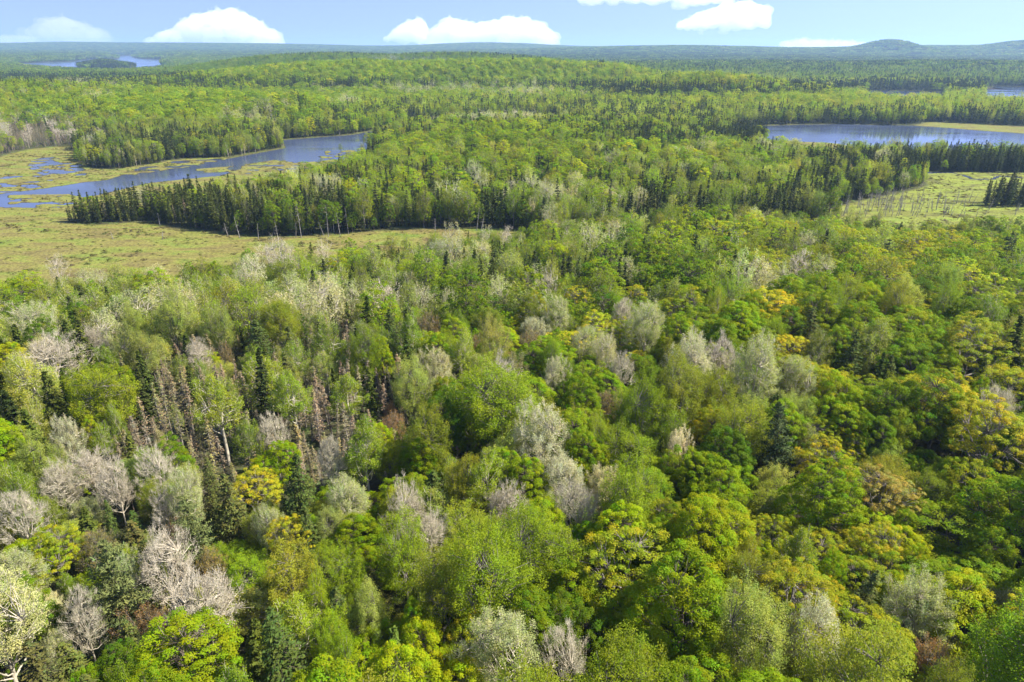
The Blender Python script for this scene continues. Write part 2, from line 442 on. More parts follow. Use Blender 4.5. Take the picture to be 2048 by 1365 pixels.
def conifer(rng, style, lod):
    h, R, base = style['h'], style['R'], style['base'] * style['h']
    tb = Tubes(); tw = Tubes()
    tz = np.linspace(0, h * 0.985, 6)
    r0 = h * 0.011 + 0.04
    cv = rng.normal(0, 0.012, 2)
    tp = np.stack([cv[0] * tz, cv[1] * tz, tz], 1)
    tb.path(tp, [max(r0 * (1 - z / h), 0.02) for z in tz])
    P, Nn, A, S, C = [], [], [], [], []
    nb = int(style['whorls'] * (1, 0.6, 0.34)[lod])
    q = 0
    for i in range(nb):
        f = (i + rng.uniform(0, 0.8)) / nb
        z = base + (h - base) * f
        rad = R * style['prof'](f)
        for b in range(style['nb'] if lod < 2 else max(3, style['nb'] - 2)):
            if rng.random() < style.get('gap', 0.08):
                continue
            a = rng.uniform(0, 6.28)
            L = rad * rng.uniform(*style.get('lrange', (0.75, 1.15))) + 0.12
            dr = np.array([math.cos(a), math.sin(a), 0.0])
            st = np.array([cv[0] * z, cv[1] * z, z])
            ns = max(2, int(L / style['step'] * (1, 0.7, 0.5)[lod]))
            t = (np.arange(ns) + 0.7) / ns
            droop = style['droop'] * L
            pos = st + dr * (L * t)[:, None] + np.array([0, 0, 1.0]) * (style['rise'] * L * t - droop * np.sin(t * 2.2) * t)[:, None]
            if lod < 2:
                tw.add(st, pos[-1], 0.03 if lod == 0 else 0.04, 0.01)
            m = style['tuft'] if lod == 0 else max(1, (style['tuft'] + 1) // 2)
            for _ in range(m):
                w = style['width'] * L * (1.15 - 0.8 * t) + 0.05
                jit = rng.normal(0, 1, (ns, 3)) * (w * 0.5)[:, None] * np.array([1, 1, style.get('thick', 0.4)])
                P.append(pos + jit)
                Nn.append(np.tile([0, 0, style.get('upn', 1.1)], (ns, 1)) + dr * 0.35 + rng.normal(0, 0.5, (ns, 3)))
                A.append(np.tile(dr, (ns, 1)) + rng.normal(0, style.get('fan', 0.55), (ns, 3)) + np.array([0, 0, style.get('tipup', 0.0)]))
                S.append(np.full(ns, 1.0)); C.append(np.full(ns, q))
            q += 1
    # the leader
    k = 8
    P.append(np.stack([np.full(k, cv[0] * h), np.full(k, cv[1] * h), np.linspace(h * 0.94, h * 1.0, k)], 1)); Nn.append(rng.normal(size=(k, 3)) * [1, 1, 0.2]); A.append(np.tile([0, 0, 1.0], (k, 1))); S.append(np.full(k, 1.0)); C.append(np.full(k, q))
    P, Nn, A, C = map(np.concatenate, (P, Nn, A, C))
    lv, lf = leaf_quads(rng, P, Nn, style['leaf'] * (1, 1.5, 2.2)[lod], style.get('asp', 0.5), A)
    return tb, tw, lv, lf, leaf_var(rng, len(lf), C.astype(int), 0.75, 1.2, style.get('hue', 0.08))

def snag(rng, h, lod, twiggy=1.0):
    tb, tw = Tubes(), Tubes()
    cv = rng.normal(0, 0.03, 2)
    tz = np.linspace(0, h, 6)
    tp = np.stack([cv[0] * tz, cv[1] * tz, tz], 1)
    r0 = 0.10 + h * 0.009
    tb.path(tp, [r0 * (1 - 0.82 * z / h) for z in tz])
    nb = int(rng.integers(10, 26) * twiggy)
    for _ in range(nb):
        z = h * rng.uniform(0.3, 0.98); a = rng.uniform(0, 6.28)
        L = (1 - z / h) * h * 0.16 + rng.uniform(0.2, 1.0)
        st = np.array([cv[0] * z, cv[1] * z, z])
        en = st + np.array([math.cos(a) * L, math.sin(a) * L, L * rng.uniform(-0.35, 0.3)])
        tb.add(st, en, 0.035, 0.012)
    return tb

ST = {
    # rounded crowns of new bright leaves
    'maple': dict(h=16, R=4.3, base=0.28, K=190, per=170, rc=0.20, leaf=0.165, flat=0.72, spray=False, inner=0.86, zmin=-0.55, limbs=9, lump=0.17, hue=0.13),
    'oak': dict(h=15, R=4.9, base=0.34, K=210, per=105, rc=0.135, leaf=0.155, flat=0.5, spray=False, inner=0.74, zmin=-0.35, limbs=12, lump=0.15, hue=0.12),
    'poplar': dict(h=18, R=3.7, base=0.30, K=160, per=170, rc=0.20, leaf=0.135, flat=1.0, spray=True, inner=0.62, zmin=-0.75, limbs=12, lump=0.18, cone=0.10, twigs=2, hue=0.06),
    'aspen': dict(h=17, R=4.1, base=0.30, K=170, per=125, rc=0.17, leaf=0.125, flat=1.0, spray=True, inner=0.6, zmin=-0.7, limbs=15, lump=0.15, cone=0.0, twigs=7, twig_w=0.022, twig_r=0.045, leader=0.8, hue=0.05),
    'bare': dict(h=18, R=4.2, base=0.36, K=150, per=42, rc=0.18, leaf=0.11, flat=1.0, spray=True, inner=0.55, zmin=-0.6, limbs=16, lump=0.2, cone=0.15, twigs=16, twig_w=0.02, twig_r=0.05, leader=0.75, hue=0.05),
    'birch': dict(h=15, R=2.6, base=0.32, K=90, per=135, rc=0.24, leaf=0.135, flat=0.8, spray=True, inner=0.6, zmin=-0.7, limbs=9, lump=0.2, cone=0.35, twigs=4, leader=0.85, hue=0.07),
    'redmaple': dict(h=12, R=3.2, base=0.3, K=110, per=80, rc=0.18, leaf=0.13, flat=0.8, spray=True, inner=0.6, zmin=-0.5, limbs=10, lump=0.18, cone=0.1, twigs=10, hue=0.10),
}
CT = {
    'spruce': dict(h=15, R=2.05, base=0.08, whorls=44, nb=6, prof=lambda f: (1 - f) ** 0.8 * (0.55 + 0.45 * min(1, f * 5)), step=0.34, droop=0.25, rise=0.05, tuft=4, width=0.34, leaf=0.5, asp=0.55, hue=0.05),
    'pine': dict(h=20, R=3.6, base=0.25, whorls=26, nb=6, prof=lambda f: (1 - f ** 1.6) ** 0.75 * (0.6 + 0.4 * min(1, f * 3)) + 0.08, step=0.42, droop=0.02, rise=0.22, tuft=12, width=0.42, thick=0.4, leaf=0.5, asp=0.3, gap=0.2, lrange=(0.45, 1.2), fan=0.8, tipup=0.5, upn=0.5, hue=0.05),
    'hemlock': dict(h=15, R=2.9, base=0.1, whorls=40, nb=7, prof=lambda f: (1 - f) ** 0.7 * (0.6 + 0.4 * min(1, f * 4)), step=0.36, droop=0.38, rise=0.14, tuft=5, width=0.42, thick=0.3, leaf=0.36, asp=0.45, hue=0.10),
    'tamarack': dict(h=10.5, R=1.2, base=0.15, whorls=36, nb=6, prof=lambda f: (1 - f) ** 0.8, step=0.36, droop=0.2, rise=0.06, tuft=2, width=0.4, thick=0.6, leaf=0.26, asp=0.4, gap=0.25, lrange=(0.4, 1.3), hue=0.10),
}
BARK_OF = dict(maple='brown', oak='grey', poplar='grey', aspen='pale', bare='mauve', birch='pale', redmaple='grey', spruce='brown', pine='brown', hemlock='brown', tamarack='grey', snag='dead')
BARE_TWIG = {'aspen', 'bare', 'birch', 'redmaple'}

def proto_parts(kind, seed, lod):
    rng = np.random.default_rng(seed * 101 + lod * 7 + sum(map(ord, kind)))
    if kind == 'snag':
        return snag(rng, rng.uniform(9, 13), lod), None, None, None, None
    if kind in ST:
        s = dict(ST[kind]); s['h'] *= rng.uniform(0.92, 1.08); s['R'] *= rng.uniform(0.92, 1.1); s['lump'] *= rng.uniform(0.8, 1.6)
        s['base'] *= (1, 0.7, 0.4)[lod]
        return broadleaf(rng, s, lod)
    s = dict(CT[kind]); s['R'] *= rng.uniform(0.75, 1.2); s['h'] *= rng.uniform(0.86, 1.08); s['gap'] = s.get('gap', 0.08) + rng.uniform(0, 0.15)
    if kind == 'tamarack': s['base'] = rng.uniform(0.08, 0.45)
    return conifer(rng, s, lod)

def joined_mesh(kind, seed, lod, instanced):
    tb, tw, lv, lf, var = proto_parts(kind, seed, lod)
    leafm = (NEEDLE if kind in CT else LEAF)[instanced]
    vs, fs, mi, vv = [], [], [], []
    v, f = tb.build(5 if lod == 0 else 3); vs.append(v); fs.append(f); mi.append(0); vv.append(np.ones((len(f), 4)))
    nb = len(v)
    if tw is not None and tw.p0:
        v, f = tw.build(3, nb); vs.append(v); fs.append(f); mi.append(0); vv.append(np.ones((len(f), 4))); nb += len(v)
    if lv is not None:
        vs.append(lv); fs.append(lf + nb); mi.append(1); vv.append(var)
    return make_mesh(kind + "_tree", np.concatenate(vs), fs, [BARK[BARK_OF[kind]], leafm], mi, np.concatenate(vv))

def split_mesh(kind, seed, lod=0):
    tb, tw, lv, lf, var = proto_parts(kind, seed, lod)
    v, f = tb.build(6)
    bark = BARK[BARK_OF[kind]]
    trunk = make_mesh(kind + "_trunk", v, [f], [bark], [0])
    if lv is None:
        return trunk, None
    vs, fs, mi, vv = [], [], [], []
    nb = 0
    if tw is not None and tw.p0:
        v, f = tw.build(3, 0); vs.append(v); fs.append(f); mi.append(0); vv.append(np.ones((len(f), 4))); nb = len(v)
    vs.append(lv); fs.append(lf + nb); mi.append(1); vv.append(var)
    crown = make_mesh(kind + "_crown", np.concatenate(vs), fs, [bark, (NEEDLE if kind in CT else LEAF)[False]], mi, np.concatenate(vv))
    return trunk, crown

# ------------------------------------------------------------------ ground sheet
def make_ground():
    fine = np.radians(np.linspace(-43, 43, 640))
    side = np.radians(np.arange(48, 180, 6.0))
    az = np.concatenate([-side[::-1], fine, side, [math.pi]])
    az = az[az > -math.pi + 1e-6]
    r1 = np.exp(np.arange(math.log(14), math.log(230), 0.016))
    r2 = np.exp(np.arange(math.log(230), math.log(1500), 0.0042))
    r3 = np.exp(np.arange(math.log(1500), math.log(13000), 0.010))
    rr = np.concatenate([r1, r2, r3])
    A, Rr = np.meshgrid(az, rr, indexing='ij')
    X, Y = Rr * np.sin(A), Rr * np.cos(A)
    h, wat, wet, sd = terrain(X.ravel(), Y.ravel())
    H = h.reshape(X.shape)
    na, nr = X.shape
    v = np.stack([X.ravel(), Y.ravel(), h], 1)
    i = np.arange(na)[:, None]; j = np.arange(nr - 1)[None]
    i2 = (i + 1) % na
    f = np.stack([i * nr + j, i * nr + j + 1, i2 * nr + j + 1, i2 * nr + j], -1).reshape(-1, 4)[:, ::-1]
    v = np.concatenate([v, [[0, 0, float(h.reshape(na, nr)[:, 0].mean())]]])
    cap = np.stack([np.arange(na) * nr, ((np.arange(na) + 1) % na) * nr, np.full(na, len(v) - 1)], 1)[:, ::-1]
    me = make_mesh("ground", v, [f, cap], [ground_material()], [0, 0])
    mead = np.concatenate([smooth(1.5, -1.5, wet) * 1.0, [0]])
    for p, _b in MARSH:
        s = poly_sd(X.ravel(), Y.ravel(), p)
        mead[:-1] = np.maximum(mead[:-1], smooth(3, 0, s) * (sd < 3))
    mead[:-1] = np.maximum(mead[:-1], smooth(3.5, 0.5, np.abs(wat)) * 0.4 * (wat > 0))
    green = np.concatenate([smooth(60, 260, X.ravel()) * 0.75 * smooth(620, 540, Y.ravel()) + 0.1 * (Y.ravel() > 330), [0]])
    for nm, arr in (("meadow", mead), ("lush", green)):
        a = me.attributes.new(nm, 'FLOAT', 'POINT'); a.data.foreach_set("value", arr.astype(np.float32))
    me.polygons.foreach_set("use_smooth", np.ones(len(me.polygons), bool))
    o = bpy.data.objects.new("ground", me); COL.objects.link(o)
    o["kind"] = "structure"; o["label"] = "rolling forest floor with tan sedge meadows and marsh banks"
    return az, rr, H

def ground_material():
    m, t, out = nodes_of("earth_and_sedge")
    N, L = t.nodes.new, t.links.new
    geo = N("ShaderNodeNewGeometry")
    def noise(scale, det=5, stretch=None, dist=0.0):
        mp = N("ShaderNodeMapping"); mp.inputs['Scale'].default_value = stretch or (1, 1, 1)
        L(geo.outputs['Position'], mp.inputs[0])
        n = N("ShaderNodeTexNoise"); n.inputs['Scale'].default_value = scale; n.inputs['Detail'].default_value = det; n.inputs['Distortion'].default_value = dist
        L(mp.outputs[0], n.inputs[0]); return n.outputs[0]
    def ramp(src, stops):
        r = N("ShaderNodeValToRGB"); e = r.color_ramp.elements
        while len(e) < len(stops): e.new(0.5)
        for k, (p, c) in enumerate(stops): e[k].position = p; e[k].color = (*c, 1)
        L(src, r.inputs[0]); return r.outputs[0]
    def mix(f, a, b, mode='MIX'):
        x = N("ShaderNodeMix"); x.data_type = 'RGBA'; x.blend_type = mode
        if isinstance(f, float): x.inputs[0].default_value = f
        else: L(f, x.inputs[0])
        L(a, x.inputs[6]); L(b, x.inputs[7]); return x.outputs[2]
    def attr(nm):
        a = N("ShaderNodeAttribute"); a.attribute_name = nm; return a.outputs['Fac']
    floor = ramp(noise(0.35), [(0.3, (0.035, 0.03, 0.018)), (0.5, (0.06, 0.06, 0.025)), (0.7, (0.07, 0.10, 0.025))])
    tan = ramp(noise(0.045, 8, (1, 2.2, 1), 0.6), [(0.28, (0.09, 0.07, 0.030)), (0.40, (0.150, 0.128, 0.042)), (0.50, (0.172, 0.158, 0.042)), (0.58, (0.160, 0.172, 0.036)), (0.70, (0.120, 0.165, 0.028))])
    lush = ramp(noise(0.06, 8, (1, 2.0, 1), 0.8), [(0.32, (0.08, 0.08, 0.028)), (0.44, (0.15, 0.165, 0.034)), (0.58, (0.20, 0.24, 0.034)), (0.72, (0.15, 0.22, 0.03))])
    speck = ramp(noise(0.9, 6, (1, 1.6, 1)), [(0.30, (0.55, 0.52, 0.5)), (0.5, (1, 1, 1)), (0.7, (1.22, 1.2, 1.05))])
    streak = ramp(noise(0.16, 7, (0.6, 2.6, 1), 1.5), [(0.34, (0.55, 0.55, 0.52)), (0.46, (1, 1, 1))])
    sed = mix(attr("lush"), tan, lush)
    sed = mix(1.0, sed, speck, 'MULTIPLY'); sed = mix(0.8, sed, streak, 'MULTIPLY')
    col = mix(attr("meadow"), floor, sed)
    # peat and mud under water and on the wet brink
    sx = N("ShaderNodeSeparateXYZ"); L(geo.outputs['Position'], sx.inputs[0])
    mr = N("ShaderNodeMapRange"); mr.inputs['From Min'].default_value = 0.14; mr.inputs['From Max'].default_value = 0.02
    L(sx.outputs[2], mr.inputs['Value'])
    mud = N("ShaderNodeRGB"); mud.outputs[0].default_value = (0.03, 0.024, 0.015, 1)
    col = mix(mr.outputs[0], col, mud.outputs[0])
    d = N("ShaderNodeBsdfPrincipled"); d.inputs['Roughness'].default_value = 0.95; d.inputs['Specular IOR Level'].default_value = 0.05
    b = N("ShaderNodeBump"); b.inputs['Strength'].default_value = 0.9; b.inputs['Distance'].default_value = 0.6
    L(noise(0.7, 6), b.inputs['Height']); L(b.outputs[0], d.inputs['Normal'])
    L(col, d.inputs['Base Color']); L(d.outputs[0], out.inputs[0])
    return m

def water_material():
    m, t, out = nodes_of("lake_water")
    N, L = t.nodes.new, t.links.new
    geo = N("ShaderNodeNewGeometry")
    d = N("ShaderNodeBsdfPrincipled"); d.inputs['Base Color'].default_value = (0.05, 0.065, 0.105, 1)
    d.inputs['Roughness'].default_value = 0.16; d.inputs['IOR'].default_value = 1.33
    mp = N("ShaderNodeMapping"); mp.inputs['Scale'].default_value = (0.5, 1.2, 1)
    L(geo.outputs['Position'], mp.inputs[0])
    n = N("ShaderNodeTexNoise"); n.inputs['Scale'].default_value = 0.9; n.inputs['Detail'].default_value = 6
    L(mp.outputs[0], n.inputs[0])
    n2 = N("ShaderNodeTexNoise"); n2.inputs['Scale'].default_value = 0.018; n2.inputs['Detail'].default_value = 3
    L(mp.outputs[0], n2.inputs[0])
    r = N("ShaderNodeMapRange"); r.inputs['From Min'].default_value = 0.4; r.inputs['From Max'].default_value = 0.65; r.inputs['To Min'].default_value = 0.25; r.inputs['To Max'].default_value = 1.0
    L(n2.outputs[0], r.inputs['Value'])
    b = N("ShaderNodeBump"); b.inputs['Distance'].default_value = 0.05
    rr = N("ShaderNodeMapRange"); rr.inputs['From Min'].default_value = 0.4; rr.inputs['From Max'].default_value = 0.62; rr.inputs['To Min'].default_value = 0.06; rr.inputs['To Max'].default_value = 0.26
    L(n2.outputs[0], rr.inputs['Value']); L(rr.outputs[0], d.inputs['Roughness'])
    L(r.outputs[0], b.inputs['Strength']); L(n.outputs[0], b.inputs['Height']); L(b.outputs[0], d.inputs['Normal'])
    L(d.outputs[0], out.inputs[0])
    return m

AZ, RR, GH = make_ground()
WATER = water_material()
for k, (nm, lab, x0, x1, y0, y1) in enumerate([
        ("river", "blue marsh channel winding past the spruce point", -480, 160, 320, 900),
        ("lake", "lavender lake behind the spruce and birch belt", 170, 760, 575, 830),
        ("creek_water", "dark creek winding through the bright bog", 200, 520, 440, 530),
        ("far_lake", "thin strip of pale lake beyond the golden ridge", 560, 1000, 980, 1450),
        ("far_lake_water", "pale lake showing beside the dark far shore", 1010, 1800, 900, 1700),
        ("wide_lake_water", "wide pale lake round the wooded island", -3400, -1100, 2100, 6500)]):
    z = -0.004 * k
    me = bpy.data.meshes.new(nm); me.from_pydata([(x0, y0, z), (x1, y0, z), (x1, y1, z), (x0, y1, z)], [], [(0, 1, 2, 3)])
    me.materials.append(WATER)
    o = bpy.data.objects.new(nm, me); COL.objects.link(o); o["kind"] = "structure"; o["label"] = lab

# line of sight over the canopy: what stands far below it is never seen, not even from a step aside
_can = GH + 11.0
_slope = np.maximum.accumulate((_can - CAM_Z) / RR[None, :], axis=1)
def in_sight(x, y, top, slack=14.0):
    a = np.arctan2(x, y); r = np.hypot(x, y)
    ia = np.clip(np.searchsorted(AZ, a), 0, len(AZ) - 1)
    ir = np.clip(np.searchsorted(RR, r) - 3, 0, len(RR) - 1)
    return (top + slack - CAM_Z) / r > _slope[ia, ir]

# ------------------------------------------------------------------ which tree grows where
KINDS = ['maple', 'oak', 'poplar', 'aspen', 'bare', 'birch', 'redmaple', 'spruce', 'pine', 'hemlock', 'tamarack', 'snag']
KI = {k: i for i, k in enumerate(KINDS)}
# (centre u, v, radius u, v, strength, mixture) in the canopy as seen in the photograph
ZONES = [
    # nearest ground, right to left
    (1900, 1000, 420, 420, 2.0, dict(maple=45, oak=42, poplar=10, redmaple=2)),
    (1500, 1150, 330, 330, 2.0, dict(maple=62, oak=12, poplar=22, hemlock=2, redmaple=2)),
    (1500, 820, 420, 260, 2.2, dict(maple=74, poplar=13, oak=9, aspen=1.5, redmaple=2, birch=3)),
    (1000, 1180, 300, 260, 2.0, dict(maple=44, poplar=40, birch=8, hemlock=4, redmaple=3, oak=4)),
    (1000, 860, 260, 200, 2.2, dict(maple=56, poplar=28, birch=6, aspen=3, redmaple=3, oak=5)),
    (700, 1080, 230, 200, 2.0, dict(maple=30, poplar=28, oak=10, hemlock=16, aspen=4, redmaple=4, birch=8)),
    (560, 960, 130, 90, 2.0, dict(hemlock=42, oak=18, poplar=18, spruce=10, redmaple=6, maple=8)),
    (350, 1100, 220, 170, 2.0, dict(hemlock=22, poplar=16, bare=10, redmaple=9, oak=8, pine=5, maple=10, birch=12, aspen=6)),
    (80, 1250, 220, 150, 2.2, dict(maple=34, hemlock=28, poplar=18, aspen=6, birch=8, oak=6)),
    (110, 960, 190, 90, 2.6, dict(bare=26, aspen=26, poplar=14, birch=14, hemlock=6, maple=8)),
    (480, 820, 290, 70, 5.0, dict(tamarack=54, spruce=12, birch=10, redmaple=14, poplar=8, oak=6)),
    (620, 740, 150, 90, 8.0, dict(tamarack=60, spruce=16, birch=14, poplar=10)),
    (330, 750, 180, 80, 2.8, dict(tamarack=24, spruce=26, birch=18, maple=14, poplar=10, bare=5, redmaple=3)),
    (80, 800, 140, 110, 2.2, dict(maple=22, birch=22, spruce=24, tamarack=14, redmaple=8, hemlock=8)),
    (120, 660, 220, 60, 2.0, dict(maple=38, birch=18, poplar=22, hemlock=8, aspen=8, redmaple=4)),
    (330, 620, 190, 55, 3.0, dict(aspen=30, poplar=36, birch=14, maple=12)),
    (600, 610, 170, 55, 3.0, dict(aspen=36, poplar=28, birch=14, maple=12, bare=4)),
    (740, 690, 90, 60, 3.0, dict(spruce=34, maple=26, poplar=20, hemlock=12, birch=8)),
    (200, 560, 260, 26, 3.0, dict(maple=34, poplar=26, aspen=16, birch=14, bare=8)),
    (560, 530, 160, 30, 3.0, dict(poplar=34, aspen=16, bare=14, maple=24, birch=10)),
    (860, 540, 190, 50, 3.0, dict(aspen=24, poplar=30, maple=22, birch=12, spruce=9, tamarack=3)),
    (1130, 500, 140, 50, 3.0, dict(maple=34, poplar=30, aspen=12, spruce=12, hemlock=6, redmaple=3)),
    (1150, 600, 250, 60, 2.6, dict(maple=48, poplar=26, oak=12, aspen=5, redmaple=2)),
    (1400, 520, 160, 55, 3.0, dict(poplar=38, maple=26, aspen=12, spruce=12, hemlock=5, oak=7)),
    (1640, 440, 240, 16, 4.0, dict(poplar=66, aspen=14, birch=20)),
    (1880, 455, 230, 22, 3.0, dict(maple=60, poplar=24, oak=12)),
    (1800, 505, 330, 50, 12.0, dict(oak=76, maple=20, poplar=4)),
    (1750, 620, 380, 60, 2.6, dict(maple=66, oak=22, poplar=10)),
    # pale belt between the two meadows
    (1220, 425, 120, 34, 4.0, dict(aspen=46, bare=16, poplar=26, birch=8, spruce=4)),
    (1000, 385, 60, 16, 5.0, dict(bare=30, aspen=30, birch=20, spruce=20)), (930, 365, 40, 12, 4.0, dict(bare=40, aspen=20, maple=40)), (1090, 385, 60, 14, 4.0, dict(aspen=60, poplar=40)),
    (620, 372, 60, 10, 4.0, dict(aspen=60, poplar=30)),
    # spruce point and peninsula
    (300, 420, 160, 40, 5.0, dict(spruce=84, maple=6, poplar=6, tamarack=4)),
    (560, 425, 190, 45, 4.0, dict(spruce=60, maple=18, poplar=16, birch=6)),
    (700, 440, 260, 22, 3.0, dict(spruce=46, maple=26, poplar=22)),
    (850, 400, 200, 50, 3.0, dict(maple=36, poplar=28, spruce=32, aspen=4)),
    (600, 385, 110, 22, 3.2, dict(poplar=44, maple=26, spruce=20, birch=10)),
    (1000, 290, 300, 40, 4.5, dict(maple=88, oak=6, poplar=6)),
    (850, 330, 240, 26, 3.0, dict(maple=60, poplar=30, spruce=6)),
    (1280, 275, 120, 16, 6.0, dict(spruce=90, poplar=10)),
    (1400, 330, 190, 34, 3.0, dict(poplar=46, maple=40, aspen=10)),
    (1480, 270, 70, 14, 6.0, dict(spruce=95)), (740, 290, 20, 20, 6.0, dict(spruce=90)),
    (1330, 400, 130, 40, 3.0, dict(spruce=48, poplar=34, maple=16)),
    (1560, 390, 200, 38, 5.0, dict(spruce=72, poplar=20, birch=6)),
    (1500, 345, 170, 22, 3.4, dict(poplar=52, maple=30, aspen=14, spruce=6)),
    (1900, 322, 260, 16, 5.0, dict(spruce=84, poplar=12, redmaple=3)), (1880, 294, 260, 12, 5.0, dict(poplar=52, maple=44)),
    (1720, 308, 50, 16, 5.0, dict(spruce=70, poplar=28)), (2010, 388, 60, 22, 8.0, dict(spruce=100)),
    # beyond the water
    (360, 280, 190, 26, 4.0, dict(spruce=52, poplar=26, oak=14, maple=8)), (350, 248, 190, 14, 4.0, dict(oak=26, poplar=44, maple=26, redmaple=3)),
    (70, 265, 130, 36, 6.0, dict(tamarack=80, bare=20)),
    (60, 205, 140, 18, 3.0, dict(maple=46, oak=20, poplar=20, spruce=14)), (150, 180, 120, 10, 3.0, dict(oak=30, bare=24, maple=36)),
    (330, 205, 150, 26, 3.4, dict(maple=88, spruce=6)), (600, 195, 180, 14, 3.4, dict(maple=88, oak=6)),
    (520, 213, 50, 9, 7.0, dict(bare=80)), (690, 205, 34, 9, 7.0, dict(bare=80)), (480, 238, 50, 8, 5.0, dict(bare=60, aspen=40)), (150, 170, 26, 6, 6.0, dict(bare=90)), (190, 196, 24, 6, 6.0, dict(bare=90)),
    (900, 178, 190, 9, 5.5, dict(bare=50, aspen=34, maple=20)), (1060, 188, 90, 8, 4.0, dict(bare=50, maple=40)), (800, 122, 60, 3, 6.0, dict(bare=90)),
    (700, 235, 160, 20, 3.0, dict(maple=36, poplar=30, spruce=34)), (950, 215, 300, 16, 4.0, dict(spruce=50, pine=10, poplar=36)),
    (1200, 235, 200, 16, 4.0, dict(spruce=56, poplar=30, pine=14)), (700, 262, 200, 18, 4.0, dict(spruce=80, poplar=20)),
    (1000, 238, 90, 6, 7.0, dict(aspen=60, bare=30)),
    (1400, 225, 160, 22, 4.0, dict(spruce=55, pine=20, poplar=22)), (1700, 235, 200, 14, 5.0, dict(spruce=80, poplar=16)),
    (1600, 204, 260, 13, 9.0, dict(oak=76, maple=22, poplar=10)), (1900, 208, 220, 11, 4.0, dict(oak=46, poplar=40, spruce=10)),
    (1440, 158, 160, 10, 9.0, dict(oak=80, maple=14, spruce=6)), (1210, 136, 110, 7, 6.0, dict(oak=76, maple=24)), (1270, 150, 50, 8, 5.0, dict(oak=70, maple=20)),
    (880, 143, 420, 16, 7.0, dict(maple=92, poplar=6)), (450, 200, 330, 14, 5.0, dict(maple=90, oak=8)), (700, 170, 330, 7, 9.0, dict(spruce=70, maple=30)), (1400, 185, 160, 8, 8.0, dict(spruce=70, pine=20, maple=10)), (1300, 175, 200, 6, 6.0, dict(spruce=80)), (1450, 135, 260, 8, 3.0, dict(spruce=50, maple=40)), (640, 190, 260, 8, 6.0, dict(maple=90, oak=8)),
    (1850, 175, 260, 9, 6.0, dict(spruce=92)), (1500, 178, 160, 8, 3.5, dict(spruce=50, pine=12, maple=38)), (2000, 230, 120, 14, 4.0, dict(spruce=70, poplar=30)),
    (350, 172, 220, 8, 4.0, dict(spruce=60, pine=20, maple=20)), (640, 104, 330, 7, 5.0, dict(maple=70, spruce=30)),
    (212, 128, 60, 8, 8.0, dict(spruce=80, maple=20)), (1720, 132, 420, 20, 6.0, dict(maple=26, spruce=48, poplar=26)), (1250, 112, 200, 8, 5.0, dict(spruce=60, maple=40)), (250, 160, 260, 6, 6.0, dict(spruce=60, maple=30, pine=10)), (200, 105, 300, 8, 2.0, dict(maple=60, spruce=34)),
]
BASE_NEAR = dict(maple=40, poplar=22, oak=8, birch=6, hemlock=5, spruce=6, aspen=3, redmaple=2)
BASE_FAR = dict(maple=66, spruce=8, poplar=18, oak=7, pine=1)
def species_for(x, y, z, rnd):
    u, v, _ = project(x, y, z)
    W = np.zeros((len(x), len(KINDS)))
    nearw = smooth(230, 330, v)[:, None]
    for d, w in ((BASE_NEAR, nearw), (BASE_FAR, 1 - nearw)):
        for k, q in d.items():
            W[:, KI[k]] += 0.35 * q / sum(d.values()) * w[:, 0]
    for cu, cv, ru, rv, s, mixd in ZONES:
        g = s * np.exp(-1.4 * (((u - cu) / ru) ** 2 + ((v - cv) / rv) ** 2))
        if g.max() < 1e-3:
            continue
        tot = sum(mixd.values())
        for k, q in mixd.items():
            W[:, KI[k]] += g * q / tot
    W[:, KI['redmaple']] *= 0.25
    W[:, KI['spruce']] *= np.where(y < 640, 1.8, 0.9)
    W[:, KI['tamarack']] *= 1.9
    W[:, KI['bare']] *= 0.45
    W[:, KI['oak']] *= np.where((x < 0) & (y < 330), 0.4, 1.0)
    # trees of one kind keep company
    for i, k in enumerate(KINDS):
        sc = 26.0 if k in ('spruce', 'maple', 'oak') else 15.0
        n = vnoise(x / sc, y / sc, 100 + i) * 0.6 + vnoise(x / sc * 2.3, y / sc * 2.3, 200 + i) * 0.4
        W[:, i] *= 0.40 + 1.9 * smooth(0.30, 0.75, n)
    cl = poly_sd(x, y, CLUMP) < 3
    W[cl] = 0.01; W[cl, KI['spruce']] = 10
    c = np.cumsum(W / W.sum(1, keepdims=True), 1)
    return np.argmax(rnd[:, None] < c, 1)

